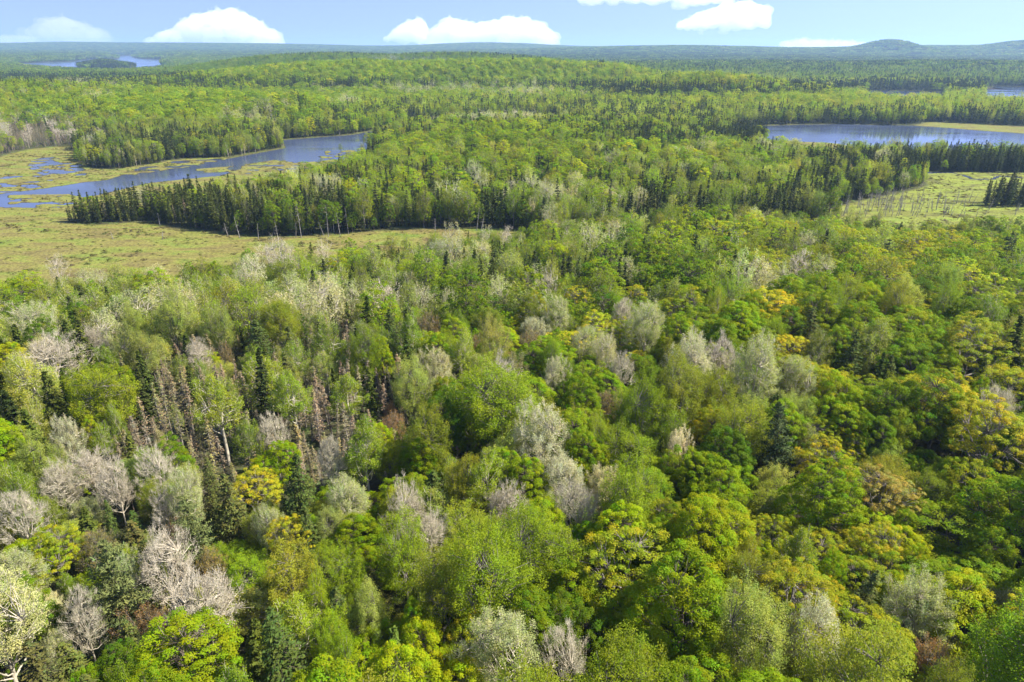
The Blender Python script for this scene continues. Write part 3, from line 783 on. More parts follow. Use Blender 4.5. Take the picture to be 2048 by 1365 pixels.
# leaf colours: (word, reflectance, share)
TINTS = {
    'maple': [("bright green", (0.245, 0.330, 0.002), 5), ("mid green", (0.190, 0.275, 0.002), 3), ("deep green", (0.130, 0.205, 0.003), 1.6), ("lime green", (0.310, 0.360, 0.004), 2)],
    'oak': [("golden", (0.44, 0.415, 0.020), 2.2), ("yellow-green", (0.33, 0.365, 0.014), 6), ("tan-gold", (0.42, 0.34, 0.07), 0.05)],
    'poplar': [("light green", (0.250, 0.330, 0.012), 5), ("soft olive", (0.250, 0.280, 0.020), 3), ("pale green", (0.35, 0.40, 0.075), 2)],
    'aspen': [("silvery", (0.54, 0.53, 0.33), 3), ("pale sage", (0.44, 0.47, 0.19), 5), ("cream", (0.52, 0.49, 0.24), 2)],
    'bare': [("mauve-grey", (0.54, 0.47, 0.36), 3), ("ash-grey", (0.48, 0.46, 0.31), 2)],
    'birch': [("fresh green", (0.25, 0.33, 0.020), 3), ("pale lime", (0.34, 0.38, 0.06), 2), ("olive-grey", (0.28, 0.28, 0.10), 1)],
    'redmaple': [("rusty", (0.36, 0.22, 0.08), 2), ("copper-brown", (0.31, 0.24, 0.08), 3), ("orange-tan", (0.38, 0.29, 0.07), 1)],
    'spruce': [("dark green", (0.072, 0.094, 0.014), 4), ("blackish", (0.048, 0.062, 0.014), 2), ("olive dark", (0.095, 0.115, 0.018), 2)],
    'pine': [("blue-green", (0.080, 0.108, 0.036), 1), ("grey-green", (0.140, 0.165, 0.050), 1)],
    'hemlock': [("dark olive", (0.075, 0.105, 0.020), 3), ("bronze-olive", (0.115, 0.125, 0.028), 2)],
    'tamarack': [("grey-brown", (0.28, 0.215, 0.12), 4), ("dull olive", (0.22, 0.20, 0.07), 2)],
    'snag': [("bleached", (1, 1, 1), 1)],
}
R0 = {**{k: s['R'] for k, s in ST.items()}, **{k: s['R'] for k, s in CT.items()}, 'snag': 0.8}
H0 = {**{k: s['h'] for k, s in ST.items()}, **{k: s['h'] for k, s in CT.items()}, 'snag': 11}
SPACE = dict(maple=0.60, oak=0.60, poplar=0.60, aspen=0.62, bare=0.66, birch=0.68, redmaple=0.72, spruce=0.86, pine=0.75, hemlock=0.7, tamarack=0.95, snag=1.2)
rng = np.random.default_rng(7)

def pick_tints(ks, x, y, r, rs):
    """a leaf colour for every tree; returns variant index and rgb"""
    vi = np.zeros(len(ks), int); rgb = np.zeros((len(ks), 3))
    wander = vnoise(x / 34.0, y / 34.0, 301) - 0.5
    for i, k in enumerate(KINDS):
        m = ks == i
        if not m.any():
            continue
        w = np.array([t[2] for t in TINTS[k]], float); c = np.cumsum(w / w.sum())
        q = np.clip(r[m] * 0.55 + 0.225 + 0.6 * wander[m], 0, 0.999)
        q = np.where(rs[m] < 0.45, r[m], q)
        v = np.minimum(np.searchsorted(c, q), len(w) - 1)
        vi[m] = v; rgb[m] = np.array([t[1] for t in TINTS[k]])[v]
    g = np.random.default_rng(5).normal(0, 1, (len(ks), 3))
    # the sheltered stands beyond the meadow are in fuller, brighter leaf
    fresh = np.isin(ks, [KI['maple'], KI['poplar'], KI['birch']]) & (y > 335) & (y < 1500)
    rgb = np.where(fresh[:, None], rgb * [1.2, 1.17, 1.0], rgb)
    rgb = np.where((y > 1550)[:, None], rgb * [0.72, 0.80, 1.2], rgb)      # back ridges darker and bluer: distance haze painted into the leaf colour
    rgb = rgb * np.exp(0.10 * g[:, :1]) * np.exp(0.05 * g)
    return vi, np.clip(rgb, 0.005, 0.7)

# trees that stand out in the photograph: crown centre (u, v), crown width in pixels, kind, colour variant, what to call it, what more to say
HEROES = [
    (1078, 900, 115, 'aspen', 0, "largest silver aspen", "tall and domed amid the green maples"), (1128, 965, 92, 'aspen', 0, "silver aspen touching the largest one", "lower on its right side"),
    (1155, 1030, 88, 'bare', 1, "grey half-leafed aspen below the silver pair", "with dark twigs"), (1003, 1020, 90, 'bare', 0, "pinkish silver aspen with forked trunk", "standing alone between lime poplars"),
    (697, 998, 86, 'aspen', 1, "round sage aspen by the dark hemlocks", "dense ball of pale leaves"), (660, 930, 58, 'bare', 1, "small ash-grey aspen beside the hemlocks", "thin crown"),
    (812, 1035, 72, 'bare', 0, "pink-grey twiggy tree above the lime maples", "upper one of two"), (858, 1082, 78, 'bare', 0, "grey-pink twiggy tree fading into shade", "lower one of two"),
    (875, 752, 72, 'aspen', 2, "vase-shaped cream aspen", "with its white stem showing below"), (820, 775, 74, 'poplar', 2, "pale sage poplar beside the vase-shaped aspen", "full soft crown"),
    (992, 780, 84, 'bare', 0, "ghost-grey flat-topped aspen", "between dark green maples"), (1107, 762, 52, 'aspen', 0, "small cream aspen in the dark maples", "round and airy"),
    (1168, 695, 58, 'aspen', 1, "sage aspen leaning by the golden dome", "first of three"), (1210, 718, 50, 'aspen', 2, "beige aspen beside the golden dome", "narrow"), (1243, 748, 56, 'bare', 1, "twiggy grey aspen under the golden dome", "half bare"),
    (1240, 680, 74, 'oak', 1, "golden dome-crowned tree", "yellow cap over a dark trunk"), (1248, 635, 46, 'bare', 0, "white bare-branched aspen", "behind the golden dome"), (1298, 665, 74, 'aspen', 1, "broad sage aspen right of the golden dome", "soft and rounded"),
    (1068, 662, 54, 'aspen', 0, "silver aspen in front of the ridge birches", "rounded"), (1118, 640, 60, 'aspen', 1, "umbrella-shaped silver aspen", "with dark branches"),
    (1380, 742, 96, 'aspen', 0, "silver-topped aspen of the big grove", "left shoulder of the grove"), (1445, 728, 74, 'bare', 0, "lilac-grey aspen of the big grove", "tallest tip of the grove"),
    (1425, 792, 84, 'poplar', 1, "sage poplar under the lilac aspen", "front of the big grove"), (1512, 752, 104, 'aspen', 1, "round silver-green aspen of the big grove", "widest ball"), (1585, 772, 80, 'aspen', 1, "last silver-green aspen of the big grove", "small ball at the grove end"),
    (1360, 800, 100, 'poplar', 1, "olive cone-shaped poplar", "leaning against the big silver grove"),
    (1535, 575, 50, 'aspen', 2, "small white aspen among golden oaks", "lowest of four"), (1566, 552, 50, 'aspen', 1, "grey-green aspen among golden oaks", "second of four"), (1600, 530, 56, 'bare', 0, "mauve aspen among golden oaks", "largest of four"), (1637, 545, 50, 'aspen', 1, "cream aspen among golden oaks", "end of four"),
    (1616, 487, 34, 'aspen', 0, "white aspen beside the golden belt", "bright and small"),
    (1622, 1290, 124, 'aspen', 0, "silver-green aspen at the lower rim", "tall egg-shaped crown"), (1500, 1300, 136, 'poplar', 2, "sage poplar at the lower rim", "left neighbour of the silver-green aspen"), (1845, 1215, 124, 'aspen', 1, "pale cone-shaped aspen between golden oaks", "spreading right"),
    (1852, 1338, 92, 'redmaple', 0, "rusty orange maple at the lower rim", "small round crown"), (1768, 1005, 124, 'oak', 2, "tan-orange broad tree", "spreading crown with dark gaps"), (1752, 1108, 108, 'oak', 0, "orange-gold oak below the tan one", "arched branches"),
    (1970, 885, 165, 'oak', 0, "widest golden oak", "long low crown near the frame edge"), (1645, 945, 112, 'oak', 0, "flat golden oak beside the blue pine", "bright yellow cap"),
    (1950, 985, 130, 'oak', 1, "yellow-green oak under the widest golden oak", "rounded"), (1575, 878, 84, 'pine', 0, "blue-green pine", "dark shaggy ball amid bright maples"),
    (1776, 502, 34, 'pine', 0, "tall dark pine in the golden belt", "columnar"), (2014, 500, 52, 'pine', 0, "ragged dark pine at the golden belt end", "plumed branches"), (1556, 492, 40, 'pine', 1, "grey pine beside the pale poplars", "slender"),
    (1253, 1000, 112, 'poplar', 0, "round lime poplar with grey branches", "right of the grey aspens"), (1068, 1090, 116, 'poplar', 0, "broad pyramid poplar", "with a forked grey trunk below"),
    (965, 1165, 150, 'poplar', 0, "great yellow-lime poplar", "spiky upright sprays"), (885, 1190, 120, 'poplar', 1, "soft green poplar against the great lime one", "left side"), (1010, 1310, 150, 'aspen', 1, "sage poplar clump at the bottom rim", "thin see-through crown"),
    (1130, 1330, 110, 'bare', 1, "grey-green thin tree at the bottom rim", "many fine stems"), (733, 1225, 84, 'poplar', 2, "pale ball-shaped poplar", "two round lobes"), (810, 1110, 104, 'poplar', 0, "bright tufted poplar under the pink-grey pair", "upright tufts"), (690, 1150, 90, 'poplar', 0, "bright tufted poplar beside the pale ball", "upright tufts"),
    (328, 1140, 118, 'bare', 0, "fan-shaped mauve tree", "bare spreading branches"), (400, 1215, 138, 'bare', 0, "largest mauve tree", "wide rounded crown of bare twigs"), (300, 1252, 84, 'redmaple', 0, "rust-red maple under the mauve trees", "pale stems showing"), (362, 1095, 56, 'redmaple', 0, "small rust tree behind the fan-shaped one", "thin"), (420, 1140, 64, 'redmaple', 2, "orange tree between the mauve crowns", "thin"),
    (162, 1245, 70, 'bare', 1, "white dead-branched tree", "low and twisted"), (225, 1150, 112, 'pine', 1, "big grey-green pine", "open layered boughs"), (385, 1055, 74, 'pine', 1, "smaller pine with layered boughs", "in front of a sage aspen"),
    (385, 1000, 76, 'aspen', 1, "sage aspen behind the smaller pine", "cone-shaped"), (112, 1110, 104, 'oak', 1, "acid-yellow double tree", "beside the big pine"), (36, 1145, 104, 'aspen', 1, "pale grey-green aspen at the edge", "big soft crown"), (36, 1055, 90, 'bare', 1, "ash-grey thicket tree at the edge", "fine twigs"),
    (62, 925, 84, 'poplar', 2, "soft sage tree of the pale thicket", "left end"), (135, 895, 66, 'aspen', 0, "bright silver tip of the pale thicket", "highest crown"), (182, 945, 84, 'bare', 0, "mauve crown of the pale thicket", "slim pale stems below"), (232, 978, 76, 'bare', 0, "mauve crown ending the pale thicket", "slim pale stems below"), (118, 968, 78, 'bare', 1, "grey crown low in the pale thicket", "slim stems"), (320, 955, 40, 'bare', 1, "slender pale tree beside the pale thicket", "narrow crown"),
    (505, 985, 108, 'oak', 0, "golden spray-branched tree", "between dark hemlocks"), (458, 1000, 84, 'hemlock', 1, "bronze hemlock beside the golden sprays", "feathery"), (590, 965, 84, 'hemlock', 0, "dark feathery hemlock", "right of the golden sprays"), (612, 1050, 70, 'hemlock', 0, "lower dark hemlock", "feathery"), (575, 1075, 66, 'oak', 0, "gold-flecked small tree", "against the lower hemlock"), (540, 1065, 62, 'aspen', 1, "thin sage tree left of the gold-flecked one", "grey stem"),
    (548, 872, 58, 'bare', 1, "ash-grey tree by the white-limbed birch", "round and fine"), (496, 888, 54, 'birch', 0, "white-limbed birch", "blue-green leaves over forked white limbs"), (540, 935, 84, 'maple', 0, "green dome below the ash-grey tree", "dense"),
    (104, 715, 84, 'bare', 0, "large mauve umbrella tree", "two pale trunks below"), (186, 682, 52, 'bare', 0, "narrow mauve tree on the pale slope", "long pale stem"), (398, 712, 50, 'bare', 0, "mauve tree over the bog spruces", "oval"), (452, 718, 30, 'redmaple', 1, "rust-brown column tree", "narrow"), (512, 682, 74, 'hemlock', 0, "dark hemlock above the grey bog", "broad cone"),
    (205, 650, 62, 'aspen', 1, "sage aspen starting the pale ridge row", "soft"), (245, 622, 62, 'aspen', 1, "second aspen of the pale ridge row", "soft"), (285, 610, 66, 'aspen', 1, "third aspen of the pale ridge row", "tall"), (325, 598, 66, 'aspen', 2, "fourth aspen of the pale ridge row", "tallest"), (370, 600, 60, 'aspen', 2, "last aspen of the pale ridge row", "rounded"), (275, 655, 62, 'poplar', 2, "pale poplar fronting the ridge row", "grey stem"), (345, 640, 70, 'poplar', 2, "wide pale poplar fronting the ridge row", "grey stem"),
    (492, 625, 66, 'poplar', 0, "green domed poplar between pale rows", "round"), (605, 600, 66, 'aspen', 1, "pale aspen of the middle row", "left"), (652, 606, 78, 'aspen', 2, "widest pale aspen of the middle row", "white stems below"), (585, 575, 56, 'aspen', 1, "pale aspen behind the middle row", "small"), (700, 590, 50, 'aspen', 1, "slim pale aspen of the middle row", "end"),
    (500, 545, 56, 'aspen', 0, "silvery aspen by the meadow edge", "round"), (562, 505, 58, 'bare', 0, "mauve aspen by the meadow edge", "broad"), (536, 510, 44, 'bare', 0, "twin mauve aspen by the meadow edge", "left one"), (645, 500, 34, 'bare', 0, "small mauve aspen by the meadow edge", "round"), (115, 542, 40, 'bare', 0, "lone mauve tree before the wide meadow", "fan-shaped"), (168, 558, 40, 'aspen', 1, "pale aspen before the wide meadow", "left one of a pair"), (200, 562, 34, 'aspen', 1, "slim pale aspen before the wide meadow", "right one of a pair"),
    (905, 487, 46, 'aspen', 0, "white aspen at the meadow tongue", "round"), (968, 478, 24, 'aspen', 0, "slim white aspen at the meadow tongue", "narrow"), (1011, 473, 30, 'bare', 0, "pink-grey tree at the meadow tongue", "twiggy"), (838, 600, 40, 'aspen', 0, "white spire-shaped aspen", "taller of two spires"), (893, 600, 28, 'aspen', 0, "slender white spire aspen", "thinner of two spires"), (1100, 575, 44, 'bare', 1, "ash-grey aspen on the green slope", "tall"), (995, 590, 60, 'aspen', 1, "round sage aspen on the green slope", "dense"),
    (1210, 822, 60, 'redmaple', 1, "olive-brown tree in the green maples", "upright"), (784, 855, 50, 'redmaple', 0, "dull red tree by the tamarack bog", "oval"), (952, 697, 30, 'redmaple', 0, "brick-red small tree", "dark gap beside it"), (855, 655, 54, 'redmaple', 1, "brown-leafed tree over the poplars", "round"), (1058, 690, 54, 'redmaple', 1, "olive-tan tree by the golden dome slope", "round"),
    (1150, 598, 56, 'oak', 0, "yellow rounded tree on the green slope", "bright"), (1275, 590, 50, 'oak', 0, "yellow ball tree on the far slope", "bright"), (1522, 1075, 70, 'oak', 1, "small yellow dome in bright maples", "tidy dome"), (2004, 820, 80, 'bare', 1, "beige tree by the widest golden oak", "grey stems"), (1440, 1000, 100, 'maple', 0, "bright layered maple right of the lime poplar", "tiered"), (1640, 1020, 120, 'maple', 0, "vivid green dome maple", "under the flat golden oak"),
    (1400, 1110, 150, 'maple', 3, "big lime maple beside the small yellow dome", "shaggy tiers"), (1165, 800, 84, 'maple', 1, "glossy green maple beside the grey flat top", "dense"), (1000, 810, 150, 'poplar', 0, "broad green poplar mound", "in front of the flat-topped aspen"), (1280, 840, 90, 'poplar', 0, "fresh green poplar in the middle", "thin crown"), (850, 880, 90, 'poplar', 1, "olive poplar beside the broad green mound", "soft"),
    (835, 930, 86, 'maple', 1, "rounded green maple above the dark gap", "dense"), (730, 900, 80, 'birch', 0, "spreading birch with curved stem", "green"), (1620, 760, 0, 'maple', 0, "", ""),
]
HEROES = [h for h in HEROES if h[2] > 0]

def place_hero(u, v, w, kind):
    z = 15.0
    for _ in range(6):
        x, y = ground_at(u, v, z)
        _, _, dep = project(x, y, z)
        R = w / 2 * float(dep) / F_PX
        s = float(np.clip(R / R0[kind] * (1.15 if kind in CT else 1.0), 0.55, 1.7))
        hs = float(np.clip(s, 0.8, 1.25))
        g = float(terrain(np.array([x]), np.array([y]))[0][0])
        z = g + 0.66 * H0[kind] * hs
    return float(x), float(y), g, s, hs

T = dict(x=[], y=[], z=[], k=[], s=[], hs=[], vi=[], hero=[], rgb=[])
for hi, (u, v, w, kind, vi, _a, _b) in enumerate(HEROES):
    x, y, g, s, hs = place_hero(u, v, w, kind)
    for key, val in zip(("x", "y", "z", "k", "s", "hs", "vi", "hero", "rgb"), (x, y, g, KI[kind], s, hs, vi, hi, TINTS[kind][vi][1])):
        T[key].append(val)
T = {k: np.array(v) for k, v in T.items()}

def scatter(n, rmin, rmax, half=0.86):
    r = np.sqrt(rng.uniform(rmin ** 2, rmax ** 2, n)); a = rng.uniform(-half, half, n)
    return r * np.sin(a), r * np.cos(a)

def grid(cell, rmin, rmax, half=0.80, jit=0.46):
    nx = int(rmax * math.sin(half) / cell) + 1
    X, Y = np.meshgrid(np.arange(-nx, nx + 1) * cell, np.arange(0, rmax, cell * 0.87))
    X = X + (np.arange(X.shape[0]) % 2)[:, None] * cell * 0.5
    X = X.ravel() + rng.uniform(-jit, jit, X.size) * cell; Y = Y.ravel() + rng.uniform(-jit, jit, Y.size) * cell
    r = np.hypot(X, Y); m = (r > rmin) & (r < rmax) & (np.abs(np.arctan2(X, Y)) < half)
    return X[m], Y[m]

def grow(x, y, margin=2.5):
    """drop points in water or meadow; ground height"""
    h, wat, wet, sd = terrain(x, y)
    m = ((sd > margin) & (h > 0.3)) | (poly_sd(x, y, CLUMP) < 0)
    return x[m], y[m], h[m]

# near woods: crowns thrown one by one, big ones first, none closer than crowns can stand
x, y = scatter(90000, 24, 335)
u_, v_, _ = project(x, y, 20.0)
m = (u_ > -330) & (u_ < 2380) & (v_ < 1800)
x, y, z = grow(x[m], y[m])
k = species_for(x, y, z + 10, rng.random(len(x)))
size = np.exp(rng.normal(0, 0.24, len(x)))
size = np.where(rng.random(len(x)) < 0.30, size * 0.66, size)
size = size * np.where(np.isin(k, [KI[q] for q in ('maple', 'oak', 'poplar', 'aspen', 'bare')]), 0.74, 0.95)
size = np.clip(size, 0.42, 1.5)
size = np.where(k == KI['redmaple'], np.minimum(size, 0.75), size)
Rs = np.array([R0[q] for q in KINDS])[k] * size
need = np.array([SPACE[q] for q in KINDS])[k] * Rs
order = np.argsort(-(size * rng.uniform(0.4, 1.4, len(x))))
cells = {}
acc = []
def near_ok(px, py, pn):
    cx, cy = int(px // 8), int(py // 8)
    for a in (-1, 0, 1):
        for b in (-1, 0, 1):
            for qx, qy, qn in cells.get((cx + a, cy + b), ()):
                if (px - qx) ** 2 + (py - qy) ** 2 < (pn + qn) ** 2:
                    return False
    return True
for i in range(len(T['x'])):
    px, py = T['x'][i], T['y'][i]
    kd = KINDS[T['k'][i]]
    cells.setdefault((int(px // 8), int(py // 8)), []).append((px, py, R0[kd] * T['s'][i] * SPACE[kd]))
for i in order:
    if near_ok(x[i], y[i], need[i]):
        acc.append(i); cells.setdefault((int(x[i] // 8), int(y[i] // 8)), []).append((x[i], y[i], need[i]))
acc = np.array(acc)
def tree_rows(x, y, z, k, size):
    hs = np.clip(size ** 0.5 * np.exp(rng.normal(0, 0.07, len(x))), 0.55, 1.3)
    hs = hs * np.where(y > 335, np.where(np.isin(k, [KI['spruce'], KI['tamarack']]), 0.96, 0.84), 1.0)
    # young growth along the near edge of the open wet ground stays low
    if len(x) and y.min() < 330 and k[0] != KI['snag']:
        sdd = terrain(x, y)[3]
        low0 = np.where(x > 90, 0.40, 0.66)
        low = low0 + (1 - low0) * smooth(5, 85, np.where(y < np.where(x > 90, 318, 300), sdd, 99))
        hs = hs * low; size = size * (0.45 + 0.55 * low)
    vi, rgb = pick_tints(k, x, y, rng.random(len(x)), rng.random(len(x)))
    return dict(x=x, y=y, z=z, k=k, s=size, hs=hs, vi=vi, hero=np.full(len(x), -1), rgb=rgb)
def join(a, b):
    return {q: np.concatenate([a[q], b[q]]) for q in a}
T = join(T, tree_rows(x[acc], y[acc], z[acc], k[acc], size[acc]))

# what stands in front of a noted crown is lower than it
H0A = np.array([H0[q] for q in KINDS])
keep = np.ones(len(T['x']), bool)
for hi, (hu, hv, hw, _k, _v, _a, _b) in enumerate(HEROES):
    i = int(np.where(T['hero'] == hi)[0][0])
    _, _, hd = project(T['x'][i], T['y'][i], T['z'][i] + 0.66 * H0A[T['k'][i]] * T['hs'][i])
    fill = (T['hero'] < 0) & keep
    h_now = H0A[T['k']] * T['hs']
    tu, tv, td = project(T['x'], T['y'], T['z'] + h_now)
    rpx = np.array([R0[q] for q in KINDS])[T['k']] * T['s'] * F_PX / td
    m = fill & (td < hd + 1.5) & (np.abs(tu - hu) < 0.42 * hw + 0.55 * rpx) & (tv < hv + 0.22 * hw) & (tv > hv - 260)
    # nor does it stand in the shade of a taller neighbour
    dx, dy = T['x'] - T['x'][i], T['y'] - T['y'][i]
    sh = fill & (dx > 1) & (dx < 13) & (np.abs(dy) < 5.5) & (T['z'] + h_now > T['z'][i] + h_now[i] * 0.85)
    T['hs'][sh] *= np.clip((T['z'][i] + h_now[i] * 0.85 - T['z'][sh]) / h_now[sh], 0.62, 1.0)
    for j in np.where(m)[0]:
        need_v = hv + 0.22 * hw
        # height at which the top of tree j shows at need_v
        a_, b_, c_ = ray_dir(tu[j], need_v)
        zt = CAM_Z + c_ / math.hypot(a_, b_) * math.hypot(T['x'][j], T['y'][j])
        f = (zt - T['z'][j]) / h_now[j]
        f = max(f, 0.55)
        if f < 1:
            T['hs'][j] *= f; T['s'][j] *= 0.4 + 0.6 * f
T = {q: a[keep] for q, a in T.items()}

# middle distance: a jittered stand, close together for conifers and wider for round crowns
x, y = grid(3.9, 335, 1300)
u_, v_, _ = project(x, y, 10.0)
m = (u_ > -260) & (u_ < 2310)
x, y, z = grow(x[m], y[m])
m = in_sight(x, y, z + 16)
x, y, z = x[m], y[m], z[m]
k = species_for(x, y, z + 9, rng.random(len(x)))
dens = np.array([dict(maple=0.36, oak=0.33, poplar=0.38, aspen=0.36, bare=0.34, birch=0.5, redmaple=0.4, spruce=1.0, pine=0.3, hemlock=0.45, tamarack=0.9, snag=0.5)[q] for q in KINDS])[k]
m = rng.random(len(x)) < dens
x, y, z, k = x[m], y[m], z[m], k[m]
size = np.clip(np.exp(rng.normal(-0.04, 0.2, len(x))), 0.5, 1.4)
T = join(T, tree_rows(x, y, z, k, size))
# young growth filling the woodland edge down to the ground
x, y = grid(2.3, 230, 760)
u_, v_, _ = project(x, y, 5.0)
m = (u_ > -200) & (u_ < 2250)
x, y = x[m], y[m]
h, wat, wet, sd = terrain(x, y)
m = (sd > 1.0) & (sd < 9) & (h > 0.3) & (rng.random(len(x)) < 0.55)
x, y, z = x[m], y[m], h[m]
k = species_for(x, y, z + 4, rng.random(len(x)))
k = np.where(np.isin(k, [KI['bare'], KI['aspen'], KI['oak']]), KI['birch'], k)
size = np.exp(rng.normal(-0.75, 0.25, len(x)))
_rows = tree_rows(x, y, z, k, size)
_rows['hs'] = np.clip(size * rng.uniform(0.8, 1.3, len(x)), 0.25, 0.8); _rows['s'] = size * 0.9
T = join(T, _rows)
# farther: larger steps
x, y = grid(8.6, 1300, 2400)
u_, v_, _ = project(x, y, 10.0)
m = (u_ > -240) & (u_ < 2290)
x, y, z = grow(x[m], y[m], 1.0)
m = in_sight(x, y, z + 16)
x, y, z = x[m], y[m], z[m]
k = species_for(x, y, z + 9, rng.random(len(x)))
size = np.clip(np.exp(rng.normal(0.22, 0.16, len(x))), 0.8, 1.6) * np.where(np.isin(k, [KI['spruce'], KI['tamarack']]), 1.5, 1.0)
T = join(T, tree_rows(x, y, z, k, size))

# dead stems: in the bright bog, along the edge of the wide meadow, and a few in the grey bog
sn = []
r2 = np.random.default_rng(3)
for _ in range(95):
    sn.append((r2.normal(1790, 60), r2.uniform(398, 436), r2.uniform(0.45, 0.85)))
for _ in range(26):
    sn.append((r2.uniform(1560, 1700), r2.uniform(415, 440), r2.uniform(0.4, 0.8)))
for _ in range(16):
    sn.append((r2.uniform(1850, 2040), r2.uniform(400, 440), r2.uniform(0.4, 0.8)))
for u, v, s in [(480, 477, 1.0), (456, 472, 0.5), (517, 478, 0.7), (557, 481, 1.0), (603, 476, 1.3), (592, 476, 0.7), (657, 474, 1.3), (648, 472, 0.7), (680, 471, 1.0), (697, 468, 1.3), (953, 462, 1.1), (962, 462, 0.9), (870, 463, 0.6), (320, 452, 0.6), (226, 478, 0.35), (325, 480, 0.45), (1060, 468, 0.6)]:
    sn.append((u, v, s))
su, sv, ss = np.array(sn).T
sx, sy = ground_at(su, sv, 0.4)
h, wat, wet, sd = terrain(sx, sy)
m = (h > 0.02) & (sd < 6)
rows = tree_rows(sx[m], sy[m], h[m], np.full(m.sum(), KI['snag']), ss[m])
rows['hs'] = ss[m]
T = join(T, rows)

# ------------------------------------------------------------------ single trees and the wood behind them
U, V, DEP = project(T['x'], T['y'], T['z'] + 0.65 * np.array([H0[q] for q in KINDS])[T['k']] * T['hs'])
Rr_ = np.array([R0[q] for q in KINDS])[T['k']] * T['s']
pix = Rr_ * F_PX / DEP
inframe = (U > -20) & (U < 2068) & (V > 60) & (V < 1385)
single = np.zeros(len(U), bool)
for i, q in enumerate(KINDS):
    m = (T['k'] == i) & inframe
    ids = np.where(m)[0]
    cost = pix[ids] + 1000 * (T['hero'][ids] >= 0)
    ids = ids[np.argsort(-cost)][:290]
    ids = ids[(DEP[ids] < 480) | (q == 'snag')]
    single[ids] = True
single[T['k'] == KI['snag']] = True

NAME = dict(maple='maple_tree', oak='oak_tree', poplar='poplar_tree', aspen='aspen_tree', bare='leafless_aspen_tree', birch='birch_tree', redmaple='red_maple_tree', spruce='spruce_tree', pine='pine_tree', hemlock='hemlock_tree', tamarack='tamarack_tree', snag='dead_tree')
WORD = dict(maple='maple', oak='oak', poplar='poplar', aspen='aspen', bare='leafless aspen', birch='birch', redmaple='budding maple', spruce='spruce', pine='pine', hemlock='hemlock', tamarack='tamarack', snag='dead stem')
NSEED = dict(maple=9, oak=5, poplar=7, aspen=5, bare=4, birch=4, redmaple=3, spruce=6, pine=3, hemlock=4, tamarack=6, snag=6)
_split, _join = {}, {}
def split_of(kind, seed):
    if (kind, seed) not in _split: _split[(kind, seed)] = split_mesh(kind, seed)
    return _split[(kind, seed)]
def join_of(kind, seed, lod):
    if (kind, seed, lod) not in _join: _join[(kind, seed, lod)] = joined_mesh(kind, seed, lod, False)
    return _join[(kind, seed, lod)]

# places besides the heroes that a label can point to (pixel of the place, phrase)
PLACES = [(155, 430, "the tip of the spruce point"), (300, 440, "the dark spruce point"), (440, 460, "the meadow side of the spruce stand"), (700, 450, "the dead stems on the meadow edge"), (1000, 440, "the narrow tongue of meadow"),
    (1790, 395, "the bog of dead stems"), (1250, 430, "the pale belt above the meadow tongue"), (1600, 400, "the spruces bordering the bright bog"), (640, 740, "the grey tamarack bog"), (400, 770, "the bog spruces"), (30, 560, "the near corner of the wide meadow"), (1960, 440, "the golden belt below the bog"),
    (1640, 435, "the pale fringe of the bright bog"), (850, 500, "the meadow tongue's near edge"), (60, 830, "the dark gap by the bog"), (900, 930, "the dark cleft in the green maples"), (1900, 640, "the dense maple slope"), (1700, 700, "the dense maple slope's foot"), (1350, 1250, "the shaded hollow at the bottom"), (520, 1250, "the shaded gap near the caption line")]
PLACES[-1] = (520, 1250, "the shaded gap below the hemlocks")
lm_xy, lm_txt = [], []
for i in np.where(T['hero'] >= 0)[0]:
    lm_xy.append((T['x'][i], T['y'][i])); lm_txt.append("the " + HEROES[T['hero'][i]][5])
for pu, pv, txt in PLACES:
    px, py = ground_at(pu, pv, 8.0); lm_xy.append((px, py)); lm_txt.append(txt)
lm_xy = np.array(lm_xy)
ORD = ["nearest", "second", "third", "fourth", "fifth", "sixth", "seventh", "eighth", "ninth", "tenth", "eleventh", "twelfth", "thirteenth", "fourteenth", "fifteenth", "sixteenth", "seventeenth", "eighteenth", "nineteenth", "twentieth"]
sid = np.where(single)[0]
labels, seen = {}, {}
dl = np.hypot(T['x'][sid][:, None] - lm_xy[None, :, 0], T['y'][sid][:, None] - lm_xy[None, :, 1])
for j in np.argsort(dl.min(1)):
    i = sid[j]
    if T['hero'][i] >= 0:
        h_ = HEROES[T['hero'][i]]; labels[i] = (h_[5] + ", " + h_[6]); continue
    q = KINDS[T['k'][i]]
    big = "tall" if T['hs'][i] > 1.08 else ("small" if T['s'][i] < 0.7 else "")
    tone = TINTS[q][T['vi'][i]][0]
    w = f"{big} {tone} {WORD[q]}".strip()
    for n in np.argsort(dl[j])[:12]:
        dx, dy = T['x'][i] - lm_xy[n][0], T['y'][i] - lm_xy[n][1]
        rel = ("right of" if dx > 0 else "left of") if abs(dx) > abs(dy) else ("behind" if dy > 0 else "in front of")
        key = (w, rel, n); c = seen.get(key, -1) + 1
        if c >= len(ORD):
            continue
        lab = f"{w}, {ORD[c]} one {rel} {lm_txt[n]}"
        if len(lab.replace("-", " ").split()) <= 16:
            seen[key] = c; labels[i] = lab
            break
    else:
        print("no label", w)
        labels[i] = f"{w} standing {rel} {lm_txt[n]}"
GROUP = dict(maple="green maples of the near woods", oak="golden and yellow-green oaks in fresh leaf", poplar="leafing poplars of the woods", aspen="pale aspens scattered in the woods", bare="leafless grey and mauve aspens", birch="slim birches of the woods", redmaple="rust-coloured budding maples",
    spruce="dark spruces of the bogs and the spruce point", pine="pines standing above the broadleaf trees", hemlock="feathery hemlocks in the near woods", tamarack="thin grey-brown conifers of the bog", snag="dead stems standing in bog and meadow")
rs = np.random.default_rng(12)
